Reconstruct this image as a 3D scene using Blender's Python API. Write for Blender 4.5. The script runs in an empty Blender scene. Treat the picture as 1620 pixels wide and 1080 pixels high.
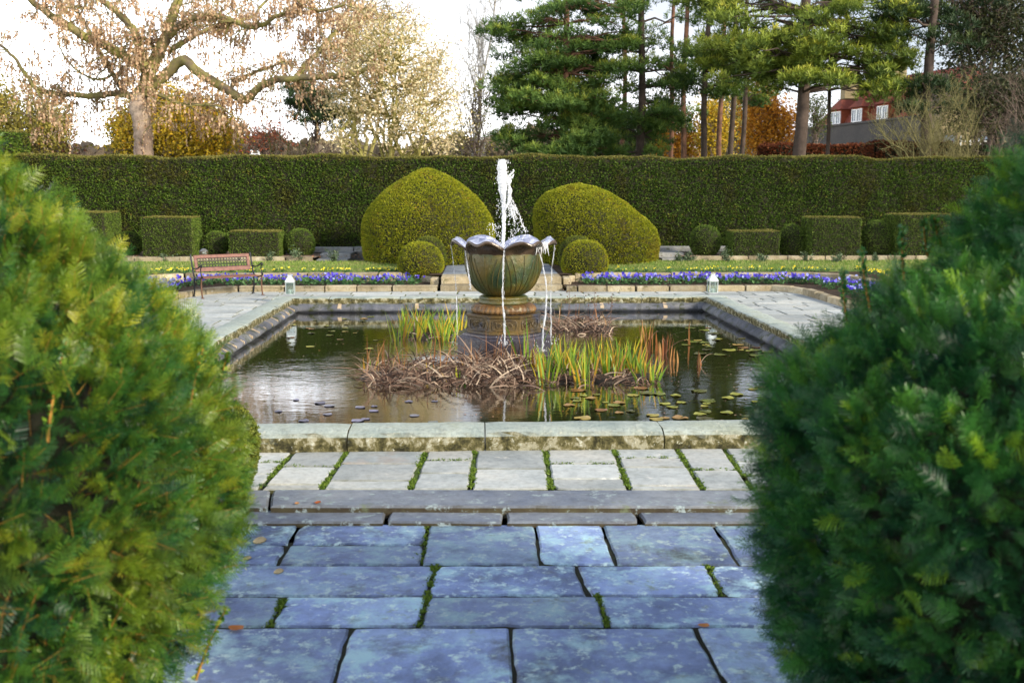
import bpy, math, random
import numpy as np
from mathutils import Vector, noise as mnoise
R = np.random.RandomState(7)
random.seed(7)
S = bpy.context.scene
COL = S.collection
rad = math.radians

# ------------------------------------------------------------------ camera
F = 1575.0
EYE = 1.73
TH = math.atan((540 - 307) / F)
PS = math.atan(53 * math.cos(TH) / F)
fw = np.array([math.sin(PS) * math.cos(TH), math.cos(PS) * math.cos(TH), -math.sin(TH)])
rt = np.array([math.cos(PS), -math.sin(PS), 0.0])
up = np.cross(rt, fw)
CAM = np.array([0, 0, EYE])


def ray(px, py):
    return fw + rt * ((px - 810) / F) + up * ((540 - py) / F)


def at(px, py, z=0.0):          # point of the horizontal plane z measured from the photo
    d = ray(px, py)
    return CAM + d * ((z - EYE) / d[2])


def PD(px, py, D):              # point at depth D metres
    return CAM + ray(px, py) * D


cd = bpy.data.cameras.new("camera")
cam = bpy.data.objects.new("camera", cd)
COL.objects.link(cam)
S.camera = cam
cam.location = CAM
cam.rotation_euler = Vector(fw).to_track_quat('-Z', 'Y').to_euler()
cd.sensor_width = 36
cd.lens = 35
cd.clip_end = 3000
cd.clip_start = 0.05
cd.dof.use_dof = True
cd.dof.focus_distance = 9.0
cd.dof.aperture_fstop = 3.6

# ------------------------------------------------------------------ mesh helpers


class MB:
    def __init__(s):
        s.v = []; s.a = []; s.f = []; s.n = 0

    def add(s, V, Fc, mat=0, smooth=False, rnd=0.5):
        V = np.asarray(V, float).reshape(-1, 3)
        if len(V) == 0:
            return
        s.v.append(V)
        s.a.append(np.full(len(V), rnd, float) if np.isscalar(rnd) else np.asarray(rnd, float))
        if isinstance(Fc, np.ndarray):
            s.f.append((Fc + s.n, mat, smooth))
        else:
            by = {}
            for f in Fc:
                by.setdefault(len(f), []).append(f)
            for k, fl in by.items():
                s.f.append((np.array(fl) + s.n, mat, smooth))
        s.n += len(V)

    def merge(s, o):
        for V, a in zip(o.v, o.a):
            s.v.append(V); s.a.append(a)
        for (f, m, sm) in o.f:
            s.f.append((f + s.n, m, sm))
        s.n += o.n

    def build(s, name, mats, parent=None, origin=(0, 0, 0), label=None, cat=None, group=None, kind=None):
        origin = np.asarray(origin, float)
        me = bpy.data.meshes.new(name)
        if s.n:
            V = np.concatenate(s.v) - origin
            me.vertices.add(len(V))
            me.vertices.foreach_set("co", V.astype(np.float32).ravel())
            nl = sum(f.size for f, _, _ in s.f)
            npoly = sum(len(f) for f, _, _ in s.f)
            me.loops.add(nl)
            me.polygons.add(npoly)
            me.loops.foreach_set("vertex_index", np.concatenate([f.ravel() for f, _, _ in s.f]).astype(np.int32))
            tot = np.concatenate([np.full(len(f), f.shape[1]) for f, _, _ in s.f])
            st = np.concatenate([[0], np.cumsum(tot)[:-1]])
            me.polygons.foreach_set("loop_start", st.astype(np.int32))
            me.polygons.foreach_set("material_index", np.concatenate([np.full(len(f), m) for f, m, _ in s.f]).astype(np.int32))
            me.polygons.foreach_set("use_smooth", np.concatenate([np.full(len(f), sm) for f, _, sm in s.f]).astype(bool))
            at_ = me.attributes.new("rnd", 'FLOAT', 'POINT')
            at_.data.foreach_set("value", np.concatenate(s.a).astype(np.float32))
            me.update(calc_edges=True)
        for m in (mats if isinstance(mats, (list, tuple)) else [mats]):
            me.materials.append(m)
        o = bpy.data.objects.new(name, me)
        COL.objects.link(o)
        if parent is not None:
            o.parent = parent
            o.location = origin - np.array(parent.location)
        else:
            o.location = origin
        tag(o, label, cat, group, kind)
        return o


def tag(o, label=None, cat=None, group=None, kind=None):
    if label: o['label'] = label
    if cat: o['category'] = cat
    if group: o['group'] = group
    if kind: o['kind'] = kind


def empty(name, loc, label, cat, group=None):
    o = bpy.data.objects.new(name, None)
    COL.objects.link(o)
    o.location = loc
    o.empty_display_size = 0.2
    tag(o, label, cat, group)
    return o


BOXF = np.array([[0, 3, 2, 1], [4, 5, 6, 7], [0, 1, 5, 4], [1, 2, 6, 5], [2, 3, 7, 6], [3, 0, 4, 7]])


def box(mb, lo, hi, mat=0, rnd=0.5, bev=0.0, M=None):
    lo = np.array(lo, float); hi = np.array(hi, float)
    if bev <= 0:
        V = np.array([[x, y, z] for z in (lo[2], hi[2]) for x, y in ((lo[0], lo[1]), (hi[0], lo[1]), (hi[0], hi[1]), (lo[0], hi[1]))])
        Fc = BOXF
        if M is not None: V = M(V)
        mb.add(V, Fc, mat, False, rnd)
        return
    b = min(bev, *((hi - lo) * 0.45))
    # chamfered box: rings
    def ring(i, z):
        x0, y0, x1, y1 = lo[0] + i, lo[1] + i, hi[0] - i, hi[1] - i
        c = b
        return [[x0 + c, y0, z], [x1 - c, y0, z], [x1, y0 + c, z], [x1, y1 - c, z], [x1 - c, y1, z], [x0 + c, y1, z], [x0, y1 - c, z], [x0, y0 + c, z]]
    V = np.array(ring(b * .9, lo[2]) + ring(0, lo[2] + b) + ring(0, hi[2] - b) + ring(b * .9, hi[2]))
    if M is not None: V = M(V)
    Fq = []
    for k in range(3):
        for i in range(8):
            j = (i + 1) % 8
            Fq.append([k * 8 + i, k * 8 + j, k * 8 + 8 + j, k * 8 + 8 + i])
    mb.add(V, Fq + [list(range(7, -1, -1)), list(range(24, 32))], mat, False, rnd)


def frames(d):
    d = d / (np.linalg.norm(d, axis=1, keepdims=True) + 1e-9)
    ref = np.where(np.abs(d[:, 2:3]) > 0.9, np.array([[1.0, 0, 0]]), np.array([[0, 0, 1.0]]))
    a = np.cross(d, ref); a /= np.linalg.norm(a, axis=1, keepdims=True) + 1e-9
    b = np.cross(d, a)
    return d, a, b


def tube(mb, pts, radii, n=8, mat=0, rnd=0.5, smooth=True, cap=True, twist=None):
    pts = np.asarray(pts, float); m = len(pts)
    radii = np.full(m, radii, float) if np.isscalar(radii) else np.asarray(radii, float)
    t = np.gradient(pts, axis=0)
    t /= np.linalg.norm(t, axis=1, keepdims=True) + 1e-9
    a = np.cross(t[0], [0, 0, 1.0])
    if np.linalg.norm(a) < .2: a = np.cross(t[0], [1.0, 0, 0])
    A = []
    for k in range(m):
        a = a - t[k] * np.dot(a, t[k]); a /= np.linalg.norm(a) + 1e-9
        A.append(a)
    A = np.array(A); B = np.cross(t, A)
    th = np.linspace(0, 2 * np.pi, n, endpoint=False)
    V = pts[:, None, :] + radii[:, None, None] * (np.cos(th)[None, :, None] * A[:, None, :] + np.sin(th)[None, :, None] * B[:, None, :])
    i = np.arange(m - 1)[:, None] * n; j = np.arange(n)[None, :]; k = (j + 1) % n
    Fq = np.stack([i + j, i + k, i + n + k, i + n + j], -1).reshape(-1, 4)
    mb.add(V.reshape(-1, 3), Fq, mat, smooth, rnd)
    if cap:
        for q in (0, m - 1):
            base = V[q]
            mb.add(base, [list(range(n))], mat, False, rnd)


def segs_mesh(mb, P0, P1, r0, r1, n=4, mat=0, rnd=None):
    P0 = np.array(P0); P1 = np.array(P1); r0 = np.array(r0); r1 = np.array(r1)
    if len(P0) == 0: return
    d, a, b = frames(P1 - P0)
    th = np.linspace(0, 2 * np.pi, n, endpoint=False)
    off = np.cos(th)[None, :, None] * a[:, None, :] + np.sin(th)[None, :, None] * b[:, None, :]
    V = np.concatenate([P0[:, None] + off * r0[:, None, None], P1[:, None] + off * r1[:, None, None]], 1)
    m = len(P0)
    base = np.arange(m)[:, None] * 2 * n; j = np.arange(n)[None, :]; k = (j + 1) % n
    Fq = np.stack([base + j, base + k, base + n + k, base + n + j], -1).reshape(-1, 4)
    rr = np.repeat(R.rand(m) if rnd is None else np.full(m, rnd), 2 * n)
    mb.add(V.reshape(-1, 3), Fq, mat, True, rr)


def lathe(mb, prof, centre=(0, 0, 0), n=48, mat=0, rfun=None, zfun=None, smooth=True, rnd=0.5):
    """prof: [(r,z)...]; rfun(theta,k)->factor, zfun(theta,k)->dz"""
    th = np.linspace(0, 2 * np.pi, n, endpoint=False)
    V = []
    for k, (r, z) in enumerate(prof):
        rr = np.full(n, r) if rfun is None else r * rfun(th, k)
        zz = np.full(n, z) if zfun is None else z + zfun(th, k)
        V.append(np.stack([centre[0] + rr * np.sin(th), centre[1] - rr * np.cos(th), centre[2] + zz], -1))
    V = np.concatenate(V); m = len(prof)
    i = np.arange(m - 1)[:, None] * n; j = np.arange(n)[None, :]; k = (j + 1) % n
    Fq = np.stack([i + j, i + k, i + n + k, i + n + j], -1).reshape(-1, 4)
    mb.add(V, Fq, mat, smooth, rnd)


def grid_surface(mb, P, mat=0, closed_u=False, smooth=True, rnd=0.5):
    nu, nv = P.shape[:2]
    i = np.arange(nu if closed_u else nu - 1)[:, None]; j = np.arange(nv - 1)[None, :]
    i2 = (i + 1) % nu
    Fq = np.stack([i * nv + j + 0 * i2, i2 * nv + j, i2 * nv + j + 1, i * nv + j + 1], -1).reshape(-1, 4)
    mb.add(P.reshape(-1, 3), Fq, mat, smooth, rnd)
    return P.reshape(-1, 3), Fq


def randrot(n, rs=R):
    q = rs.randn(n, 4); q /= np.linalg.norm(q, axis=1, keepdims=True)
    w, x, y, z = q.T
    return np.stack([np.stack([1 - 2 * (y * y + z * z), 2 * (x * y - z * w), 2 * (x * z + y * w)], -1),
                     np.stack([2 * (x * y + z * w), 1 - 2 * (x * x + z * z), 2 * (y * z - x * w)], -1),
                     np.stack([2 * (x * z - y * w), 2 * (y * z + x * w), 1 - 2 * (x * x + y * y)], -1)], 1)


def rot_to(N, spin=None, jitter=0.0, rs=R):
    """matrices with z column along N"""
    N = N + jitter * rs.randn(*N.shape)
    d, a, b = frames(N)
    s = rs.rand(len(N)) * 2 * np.pi if spin is None else spin
    c, sn = np.cos(s)[:, None], np.sin(s)[:, None]
    x = a * c + b * sn; y = np.cross(d, x)
    return np.stack([x, y, d], -1)


def scatter(mb, tv, tf, pos, rot, scale, mat=0, rnd=None, smooth=False, rs=R):
    n = len(pos)
    if n == 0: return
    tv = np.asarray(tv, float); tf = np.asarray(tf)
    sc = np.asarray(scale)
    if sc.ndim == 1: sc = sc[:, None, None]
    V = np.einsum('nij,kj->nki', rot, tv) * sc + pos[:, None, :]
    Fq = (tf[None] + (np.arange(n) * len(tv))[:, None, None]).reshape(-1, tf.shape[1])
    r = rs.rand(n) if rnd is None else rnd
    mb.add(V.reshape(-1, 3), Fq, mat, smooth, np.repeat(r, len(tv)))


LEAF = (np.array([[-.5, 0, 0], [0, -.28, .06], [.5, 0, 0], [0, .28, .06]]), np.array([[0, 1, 2, 3]]))
_c = []; _cf = []
for k in range(3):      # little yew sprig: three crossed blades pointing out
    a = k * math.pi / 3
    c, s_ = math.cos(a), math.sin(a)
    b = len(_c)
    _c += [[-.12 * c, -.12 * s_, -.3], [.12 * c, .12 * s_, -.3], [.42 * c + .2 * s_, .42 * s_ - .2 * c, .55], [.1 * c, .1 * s_, .5]]
    _cf.append([b, b + 1, b + 2, b + 3])
SPRIG = (np.array(_c), np.array(_cf))
_c = []; _cf = []
for k in range(7):      # pine needle tuft
    a = k * 2.399; t = .35 + .5 * ((k * 37) % 7) / 7
    dx, dy, dz = math.cos(a) * math.sin(t * 1.5), math.sin(a) * math.sin(t * 1.5), math.cos(t * 1.5)
    px, py = -math.sin(a) * .07, math.cos(a) * .07
    b = len(_c)
    _c += [[-px, -py, 0], [px, py, 0], [dx * .9 + px * .6, dy * .9 + py * .6, dz * .9], [dx - px * .6, dy - py * .6, dz]]
    _cf.append([b, b + 1, b + 2, b + 3])
TUFT = (np.array(_c), np.array(_cf))


def surf_sample(V, Fq, n, rs=R):
    a, b, c, d = (V[Fq[:, i]] for i in range(4))
    n1 = np.cross(c - a, d - b)
    area = np.linalg.norm(n1, axis=1) / 2
    idx = rs.choice(len(Fq), n, p=area / area.sum())
    u, v = rs.rand(n, 1), rs.rand(n, 1)
    p = a[idx] * (1 - u) * (1 - v) + b[idx] * u * (1 - v) + c[idx] * u * v + d[idx] * (1 - u) * v
    nn = n1[idx] / (np.linalg.norm(n1[idx], axis=1, keepdims=True) + 1e-9)
    return p, nn, area.sum()


def fbm(P, scale, seed=0.0):
    """cheap smooth 3d noise from sines, vectorised, roughly -1..1"""
    x, y, z = (P * scale).T
    s = seed
    return (np.sin(x * 1.7 + y * 1.1 + s) + np.sin(y * 2.3 - z * 1.3 + s * 2 + 1) + np.sin(z * 1.9 + x * .7 + s * 3 + 2)
            + .6 * np.sin(x * 4.1 - y * 3.3 + z * 2.2 + s) + .6 * np.sin(y * 4.7 + z * 3.9 - x * 2.6 + s * 5)) / 3.6


# ------------------------------------------------------------------ materials
def nt(name):
    m = bpy.data.materials.new(name)
    m.use_nodes = True
    t = m.node_tree
    for n in list(t.nodes): t.nodes.remove(n)
    return m, t


def N(t, typ, **kw):
    n = t.nodes.new(typ)
    for k, v in kw.items():
        if k.startswith('i_'):
            key = k[2:]
            key = int(key) if key.isdigit() else key.replace('_', ' ')
            n.inputs[key].default_value = v
        else:
            setattr(n, k, v)
    return n


def ramp(t, fac, stops, interp='LINEAR'):
    r = N(t, 'ShaderNodeValToRGB')
    cr = r.color_ramp
    cr.interpolation = interp
    while len(cr.elements) < len(stops): cr.elements.new(0.5)
    for e, (p, c) in zip(cr.elements, stops):
        e.position = p
        e.color = (c[0], c[1], c[2], 1) if hasattr(c, '__len__') else (c, c, c, 1)
    t.links.new(fac, r.inputs[0])
    return r.outputs[0]


def noise_tex(t, co, scale, detail=5, rough=.6, dist=0.0):
    n = N(t, 'ShaderNodeTexNoise')
    n.inputs['Scale'].default_value = scale
    n.inputs['Detail'].default_value = detail
    n.inputs['Roughness'].default_value = rough
    n.inputs['Distortion'].default_value = dist
    t.links.new(co, n.inputs['Vector'])
    return n.outputs[0]


def mix(t, fac, a, b, typ='MIX'):
    m = N(t, 'ShaderNodeMix', data_type='RGBA', blend_type=typ)
    for inp, val in ((m.inputs[0], fac), (m.inputs[6], a), (m.inputs[7], b)):
        if hasattr(val, 'is_output') or hasattr(val, 'links'):
            t.links.new(val, inp)
        else:
            inp.default_value = val if not hasattr(val, '__len__') else (val[0], val[1], val[2], 1)
    return m.outputs[2]


def math_(t, op, a, b=None):
    m = N(t, 'ShaderNodeMath', operation=op)
    for i, v in enumerate((a, b)):
        if v is None: continue
        if hasattr(v, 'links'): t.links.new(v, m.inputs[i])
        else: m.inputs[i].default_value = v
    return m.outputs[0]


def stone(name, stops, scale=3.0, spots=(), side=None, rough=.85, bump=.4, bscale=14, tone=.25, detail=8, spec=.3, moist=None):
    """weathered stone: ramp over noise, lichen spots [(colour, scale, lo, hi)], algae on upright faces"""
    m, t = nt(name)
    tc = N(t, 'ShaderNodeTexCoord').outputs['Object']
    attr = N(t, 'ShaderNodeAttribute', attribute_name='rnd').outputs['Fac']
    # shift the texture per stone
    cmb = N(t, 'ShaderNodeCombineXYZ')
    t.links.new(math_(t, 'MULTIPLY', attr, 37.0), cmb.inputs[2])
    va = N(t, 'ShaderNodeVectorMath', operation='ADD')
    t.links.new(tc, va.inputs[0]); t.links.new(cmb.outputs[0], va.inputs[1])
    co = va.outputs[0]
    n1 = noise_tex(t, co, scale, detail, .62, .4)
    col = ramp(t, n1, stops)
    fine = noise_tex(t, co, scale * 14, 6, .7)
    col = mix(t, .55, col, ramp(t, fine, [(.3, .55), (.5, 1.0), (.75, 1.35)]), 'MULTIPLY')
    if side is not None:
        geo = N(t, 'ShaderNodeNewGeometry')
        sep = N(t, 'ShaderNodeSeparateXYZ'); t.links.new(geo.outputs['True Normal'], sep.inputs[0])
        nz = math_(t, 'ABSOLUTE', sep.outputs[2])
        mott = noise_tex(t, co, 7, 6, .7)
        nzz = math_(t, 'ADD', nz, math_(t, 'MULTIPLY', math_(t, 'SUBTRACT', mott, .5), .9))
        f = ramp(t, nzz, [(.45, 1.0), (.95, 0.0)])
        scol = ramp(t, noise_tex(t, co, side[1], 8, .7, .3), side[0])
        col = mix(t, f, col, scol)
    for (c, sc, lo, hi) in spots:
        sp = noise_tex(t, co, sc, 9, .72, .15)
        col = mix(t, ramp(t, sp, [(lo, 0.0), (hi, 1.0)]), col, c)
    tf = N(t, 'ShaderNodeMapRange', clamp=False)
    t.links.new(attr, tf.inputs[0]); tf.inputs[3].default_value = 1 - tone; tf.inputs[4].default_value = 1 + tone
    cc = N(t, 'ShaderNodeCombineColor')
    for i in range(3): t.links.new(tf.outputs[0], cc.inputs[i])
    col = mix(t, 1.0, col, cc.outputs[0], 'MULTIPLY')
    b = N(t, 'ShaderNodeBsdfPrincipled')
    t.links.new(col, b.inputs['Base Color'])
    b.inputs['Specular IOR Level'].default_value = spec
    t.links.new(ramp(t, n1, [(.3, rough - .12), (.7, min(1, rough + .08))]), b.inputs['Roughness'])
    bn = N(t, 'ShaderNodeBump'); bn.inputs['Strength'].default_value = bump; bn.inputs['Distance'].default_value = .02
    h = math_(t, 'ADD', noise_tex(t, co, bscale, 9, .7), math_(t, 'MULTIPLY', n1, .8))
    t.links.new(h, bn.inputs['Height']); t.links.new(bn.outputs[0], b.inputs['Normal'])
    o = N(t, 'ShaderNodeOutputMaterial'); t.links.new(b.outputs[0], o.inputs[0])
    return m


def leaf(name, stops, patch=None, trans=.25, rough=.55, spec=.3, pscale=.6):
    """leaf colours chosen per leaf by 'rnd', with broad patches of another colour"""
    m, t = nt(name)
    attr = N(t, 'ShaderNodeAttribute', attribute_name='rnd').outputs['Fac']
    col = ramp(t, attr, stops)
    if patch:
        tc = N(t, 'ShaderNodeTexCoord').outputs['Object']
        n = noise_tex(t, tc, pscale, 5, .65)
        col = mix(t, ramp(t, n, [(patch[1], 0.0), (patch[2], patch[3])]), col, patch[0])
    b = N(t, 'ShaderNodeBsdfPrincipled')
    t.links.new(col, b.inputs['Base Color'])
    b.inputs['Roughness'].default_value = rough
    b.inputs['Specular IOR Level'].default_value = spec
    o = N(t, 'ShaderNodeOutputMaterial')
    if trans > 0:
        tr = N(t, 'ShaderNodeBsdfTranslucent'); t.links.new(col, tr.inputs[0])
        ms = N(t, 'ShaderNodeMixShader'); ms.inputs[0].default_value = trans
        t.links.new(b.outputs[0], ms.inputs[1]); t.links.new(tr.outputs[0], ms.inputs[2])
        t.links.new(ms.outputs[0], o.inputs[0])
    else:
        t.links.new(b.outputs[0], o.inputs[0])
    return m


def plain(name, c, rough=.5, metal=0.0, var=.25, vscale=8, bump=.1, spec=.5, trans=0.0, ior=1.45, alpha=1.0, c2=None):
    m, t = nt(name)
    tc = N(t, 'ShaderNodeTexCoord').outputs['Object']
    n = noise_tex(t, tc, vscale, 6, .65)
    c2 = c2 or tuple(x * (1 - var) for x in c)
    c1 = tuple(min(1, x * (1 + var)) for x in c)
    b = N(t, 'ShaderNodeBsdfPrincipled')
    t.links.new(ramp(t, n, [(.35, c2), (.65, c1)]), b.inputs['Base Color'])
    b.inputs['Roughness'].default_value = rough
    b.inputs['Metallic'].default_value = metal
    b.inputs['Specular IOR Level'].default_value = spec
    b.inputs['Transmission Weight'].default_value = trans
    b.inputs['IOR'].default_value = ior
    b.inputs['Alpha'].default_value = alpha
    if bump:
        bn = N(t, 'ShaderNodeBump'); bn.inputs['Strength'].default_value = bump; bn.inputs['Distance'].default_value = .01
        t.links.new(noise_tex(t, tc, vscale * 5, 6, .7), bn.inputs['Height']); t.links.new(bn.outputs[0], b.inputs['Normal'])
    o = N(t, 'ShaderNodeOutputMaterial'); t.links.new(b.outputs[0], o.inputs[0])
    return m


M = {}
M['path'] = stone('path_stone', [(.30, (.05, .08, .16)), (.42, (.11, .165, .33)), (.52, (.20, .28, .52)), (.62, (.27, .38, .58)), (.74, (.12, .17, .27))], 1.25,
                  spots=[((.34, .54, .62), 5, .49, .64), ((.48, .64, .66), 17, .54, .63), ((.06, .075, .08), 2.2, .57, .70), ((.20, .27, .25), 8, .60, .68), ((.62, .70, .72), 21, .655, .69)],
                  side=([(.4, (.02, .02, .018)), (.7, (.05, .055, .03))], 8), rough=.5, bump=.6, tone=.32, spec=.55)  # slate blue, deepened to carry the cool foreground shade
M['step'] = stone('step_stone', [(.3, (.10, .13, .20)), (.5, (.19, .22, .27)), (.7, (.30, .33, .36))], 1.2,
                  spots=[((.32, .40, .42), 11, .56, .64), ((.16, .2, .12), 4, .6, .7)],
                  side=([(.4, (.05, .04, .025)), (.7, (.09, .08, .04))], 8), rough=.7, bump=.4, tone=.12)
M['terrace'] = stone('terrace_stone', [(.28, (.27, .31, .33)), (.5, (.42, .455, .46)), (.72, (.52, .53, .50))], 1.6,
                     spots=[((.55, .56, .54), 10, .60, .68), ((.36, .30, .26), 1.3, .60, .75), ((.22, .24, .24), 4, .64, .74)],
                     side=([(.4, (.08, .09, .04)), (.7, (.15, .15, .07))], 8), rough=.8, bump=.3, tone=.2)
M['coping'] = stone('coping_stone', [(.3, (.26, .33, .32)), (.5, (.40, .46, .43)), (.7, (.33, .37, .29))], 2.2,
                    spots=[((.52, .54, .46), 26, .60, .65)],
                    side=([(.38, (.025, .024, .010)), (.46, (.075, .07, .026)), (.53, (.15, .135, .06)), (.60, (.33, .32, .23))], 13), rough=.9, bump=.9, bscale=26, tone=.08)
M['sand'] = stone('sandstone', [(.3, (.20, .165, .10)), (.5, (.33, .28, .185)), (.7, (.44, .41, .31))], 3,
                  spots=[((.5, .49, .42), 9, .6, .68), ((.11, .10, .045), 5, .55, .66)], rough=.9, bump=.6, tone=.3)
M['wallblue'] = stone('basin_lining', [(.3, (.05, .06, .08)), (.5, (.12, .13, .16)), (.7, (.20, .21, .22))], 3,
                      spots=[((.30, .28, .22), 8, .62, .7), ((.05, .06, .03), 5, .5, .6)], rough=.7, bump=.7, tone=.2)
M['soil'] = stone('soil', [(.3, (.035, .022, .014)), (.6, (.075, .05, .032))], 6, spots=[((.16, .11, .07), 20, .6, .66)], rough=.95, bump=1.0, bscale=30, tone=0)
M['gravel'] = stone('gravel_bed', [(.3, (.16, .11, .08)), (.6, (.30, .23, .17))], 9, spots=[((.45, .38, .3), 25, .58, .64), ((.06, .035, .02), 18, .58, .66)], rough=.95, bump=1.0, bscale=40, tone=0)
M['moss'] = stone('moss', [(.3, (.035, .06, .012)), (.6, (.10, .16, .03))], 9, spots=[((.025, .02, .012), 7, .56, .62)], rough=1, bump=1, bscale=60, tone=0)
M['joint'] = stone('joint_dirt', [(.3, (.014, .014, .008)), (.6, (.04, .042, .022))], 9, spots=[((.05, .08, .02), 5, .57, .63)], rough=1, bump=1, bscale=60, tone=0)
M['grass'] = stone('lawn', [(.3, (.10, .18, .025)), (.5, (.15, .23, .045)), (.7, (.24, .24, .09))], 1.6,
                   spots=[((.26, .22, .12), 4, .58, .68)], rough=1, bump=1, bscale=60, tone=0)
M['field'] = stone('park_grass', [(.3, (.05, .09, .02)), (.7, (.10, .13, .035))], .4, rough=1, bump=1, bscale=40, tone=0)
M['concrete'] = stone('grey_stone', [(.3, (.2, .21, .22)), (.7, (.34, .35, .34))], 3, spots=[((.1, .12, .06), 4, .55, .66)], rough=.85, bump=.5, tone=.1)

M['yew_hedge'] = leaf('yew_hedge_leaf', [(0, (.03, .065, .008)), (.45, (.075, .145, .017)), (.85, (.145, .235, .03)), (1, (.25, .21, .04))],
                      patch=((.11, .08, .018), .50, .64, .6), pscale=1.1, trans=.12)
M['yew_top'] = leaf('yew_sunlit_top', [(0, (.08, .09, .02)), (.6, (.20, .20, .045)), (1, (.32, .27, .08))], trans=.2)  # sunlit top edge of hedge and blocks, painted as paler leaf
M['yew_dome'] = leaf('yew_dome_leaf', [(0, (.14, .18, .010)), (.5, (.28, .31, .014)), (.9, (.45, .45, .03)), (1, (.46, .28, .03))],
                     patch=((.17, .105, .016), .56, .70, .7), pscale=1.1, trans=.15)
M['yew_cube'] = leaf('yew_block_leaf', [(0, (.05, .10, .014)), (.5, (.115, .19, .026)), (1, (.21, .29, .05))], patch=((.09, .06, .025), .55, .7, .5), pscale=1.6, trans=.12)
M['box_leaf'] = leaf('box_ball_leaf', [(0, (.05, .08, .010)), (.5, (.13, .17, .022)), (1, (.25, .27, .04))], trans=.12)
M['twig_dark'] = plain('twig_core', (.018, .018, .008), .95, bump=1, vscale=6)
M['core'] = plain('shrub_core', (.012, .014, .006), .95, bump=1, vscale=10)

# ------------------------------------------------------------------ world and sun
SUN_AZ, SUN_EL = rad(128), rad(24)      # clockwise from +Y: behind the camera, to its right
w = bpy.data.worlds.new("World"); S.world = w; w.use_nodes = True
t = w.node_tree
for n in list(t.nodes): t.nodes.remove(n)
sky = N(t, 'ShaderNodeTexSky', sky_type='NISHITA', sun_disc=False, sun_elevation=SUN_EL, sun_rotation=SUN_AZ, air_density=1.0, dust_density=1.5, ozone_density=1.5)
geo = N(t, 'ShaderNodeTexCoord').outputs['Generated']
sep = N(t, 'ShaderNodeSeparateXYZ'); t.links.new(geo, sep.inputs[0])
# thin bright cloud, thickest low down and towards the left
hz = math_(t, 'ADD', sep.outputs[2], math_(t, 'MULTIPLY', math_(t, 'ADD', sep.outputs[0], .15), .28))
cl = noise_tex(t, geo, 2.2, 6, .55, .3)
f = math_(t, 'ADD', hz, math_(t, 'MULTIPLY', math_(t, 'SUBTRACT', cl, .5), .55))
fac = ramp(t, f, [(.0, .98), (.17, .88), (.36, .40), (.5, .42), (1, .25)])
lum = ramp(t, hz, [(0, (1, 1, 1)), (.12, (.66, .67, .69)), (.26, (.26, .275, .31)), (.8, (.30, .31, .33))])
ccol = mix(t, 1.0, lum, (1.0, .985, .97), 'MULTIPLY')
vm = N(t, 'ShaderNodeVectorMath', operation='SCALE'); t.links.new(ccol, vm.inputs[0]); vm.inputs['Scale'].default_value = 24.0
colr = mix(t, fac, sky.outputs[0], vm.outputs[0])
bg = N(t, 'ShaderNodeBackground'); bg.inputs[1].default_value = .11
t.links.new(colr, bg.inputs[0])
wo = N(t, 'ShaderNodeOutputWorld'); t.links.new(bg.outputs[0], wo.inputs[0])

sd = bpy.data.lights.new("sun", 'SUN'); sd.energy = 3.9; sd.angle = rad(9); sd.color = (1, .88, .70)
so = bpy.data.objects.new("sun", sd); COL.objects.link(so)
sv = Vector((math.sin(SUN_AZ) * math.cos(SUN_EL), math.cos(SUN_AZ) * math.cos(SUN_EL), math.sin(SUN_EL)))
so.rotation_euler = sv.to_track_quat('Z', 'Y').to_euler(); so.location = (8, -8, 12)
S.view_settings.view_transform = 'Standard'; S.view_settings.look = 'None'
S.view_settings.exposure = 0.66; S.view_settings.gamma = 1.0

# ------------------------------------------------------------------ layout numbers (metres)
PX0, PX1, PY0, PY1 = -2.89, 3.59, 6.955, 15.55      # pool opening
CW = .345                                            # coping width
ZC = .13; ZW = -.10
TX0, TX1, TY0, TY1 = -5.0, 5.78, 5.95, 17.9        # terrace
SX0, SX1 = -.70, 1.52                               # middle steps
ZL = .22                                            # lawn level

# ground sheet with the basin left open
mb = MB()
def rect(mb, x0, y0, x1, y1, z, mat=0, rnd=.5):
    mb.add([[x0, y0, z], [x1, y0, z], [x1, y1, z], [x0, y1, z]], np.array([[0, 1, 2, 3]]), mat, False, rnd)
rect(mb, -1200, -400, 1200, 6.7, -.075); rect(mb, -1200, 15.8, 1200, 2000, -.075)
rect(mb, -1200, 6.7, -3.1, 15.8, -.075); rect(mb, 3.8, 6.7, 1200, 15.8, -.075)
mb.build('ground', M['field'], kind='structure')

# ------------------------------------------------------------------ flagstones


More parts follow.
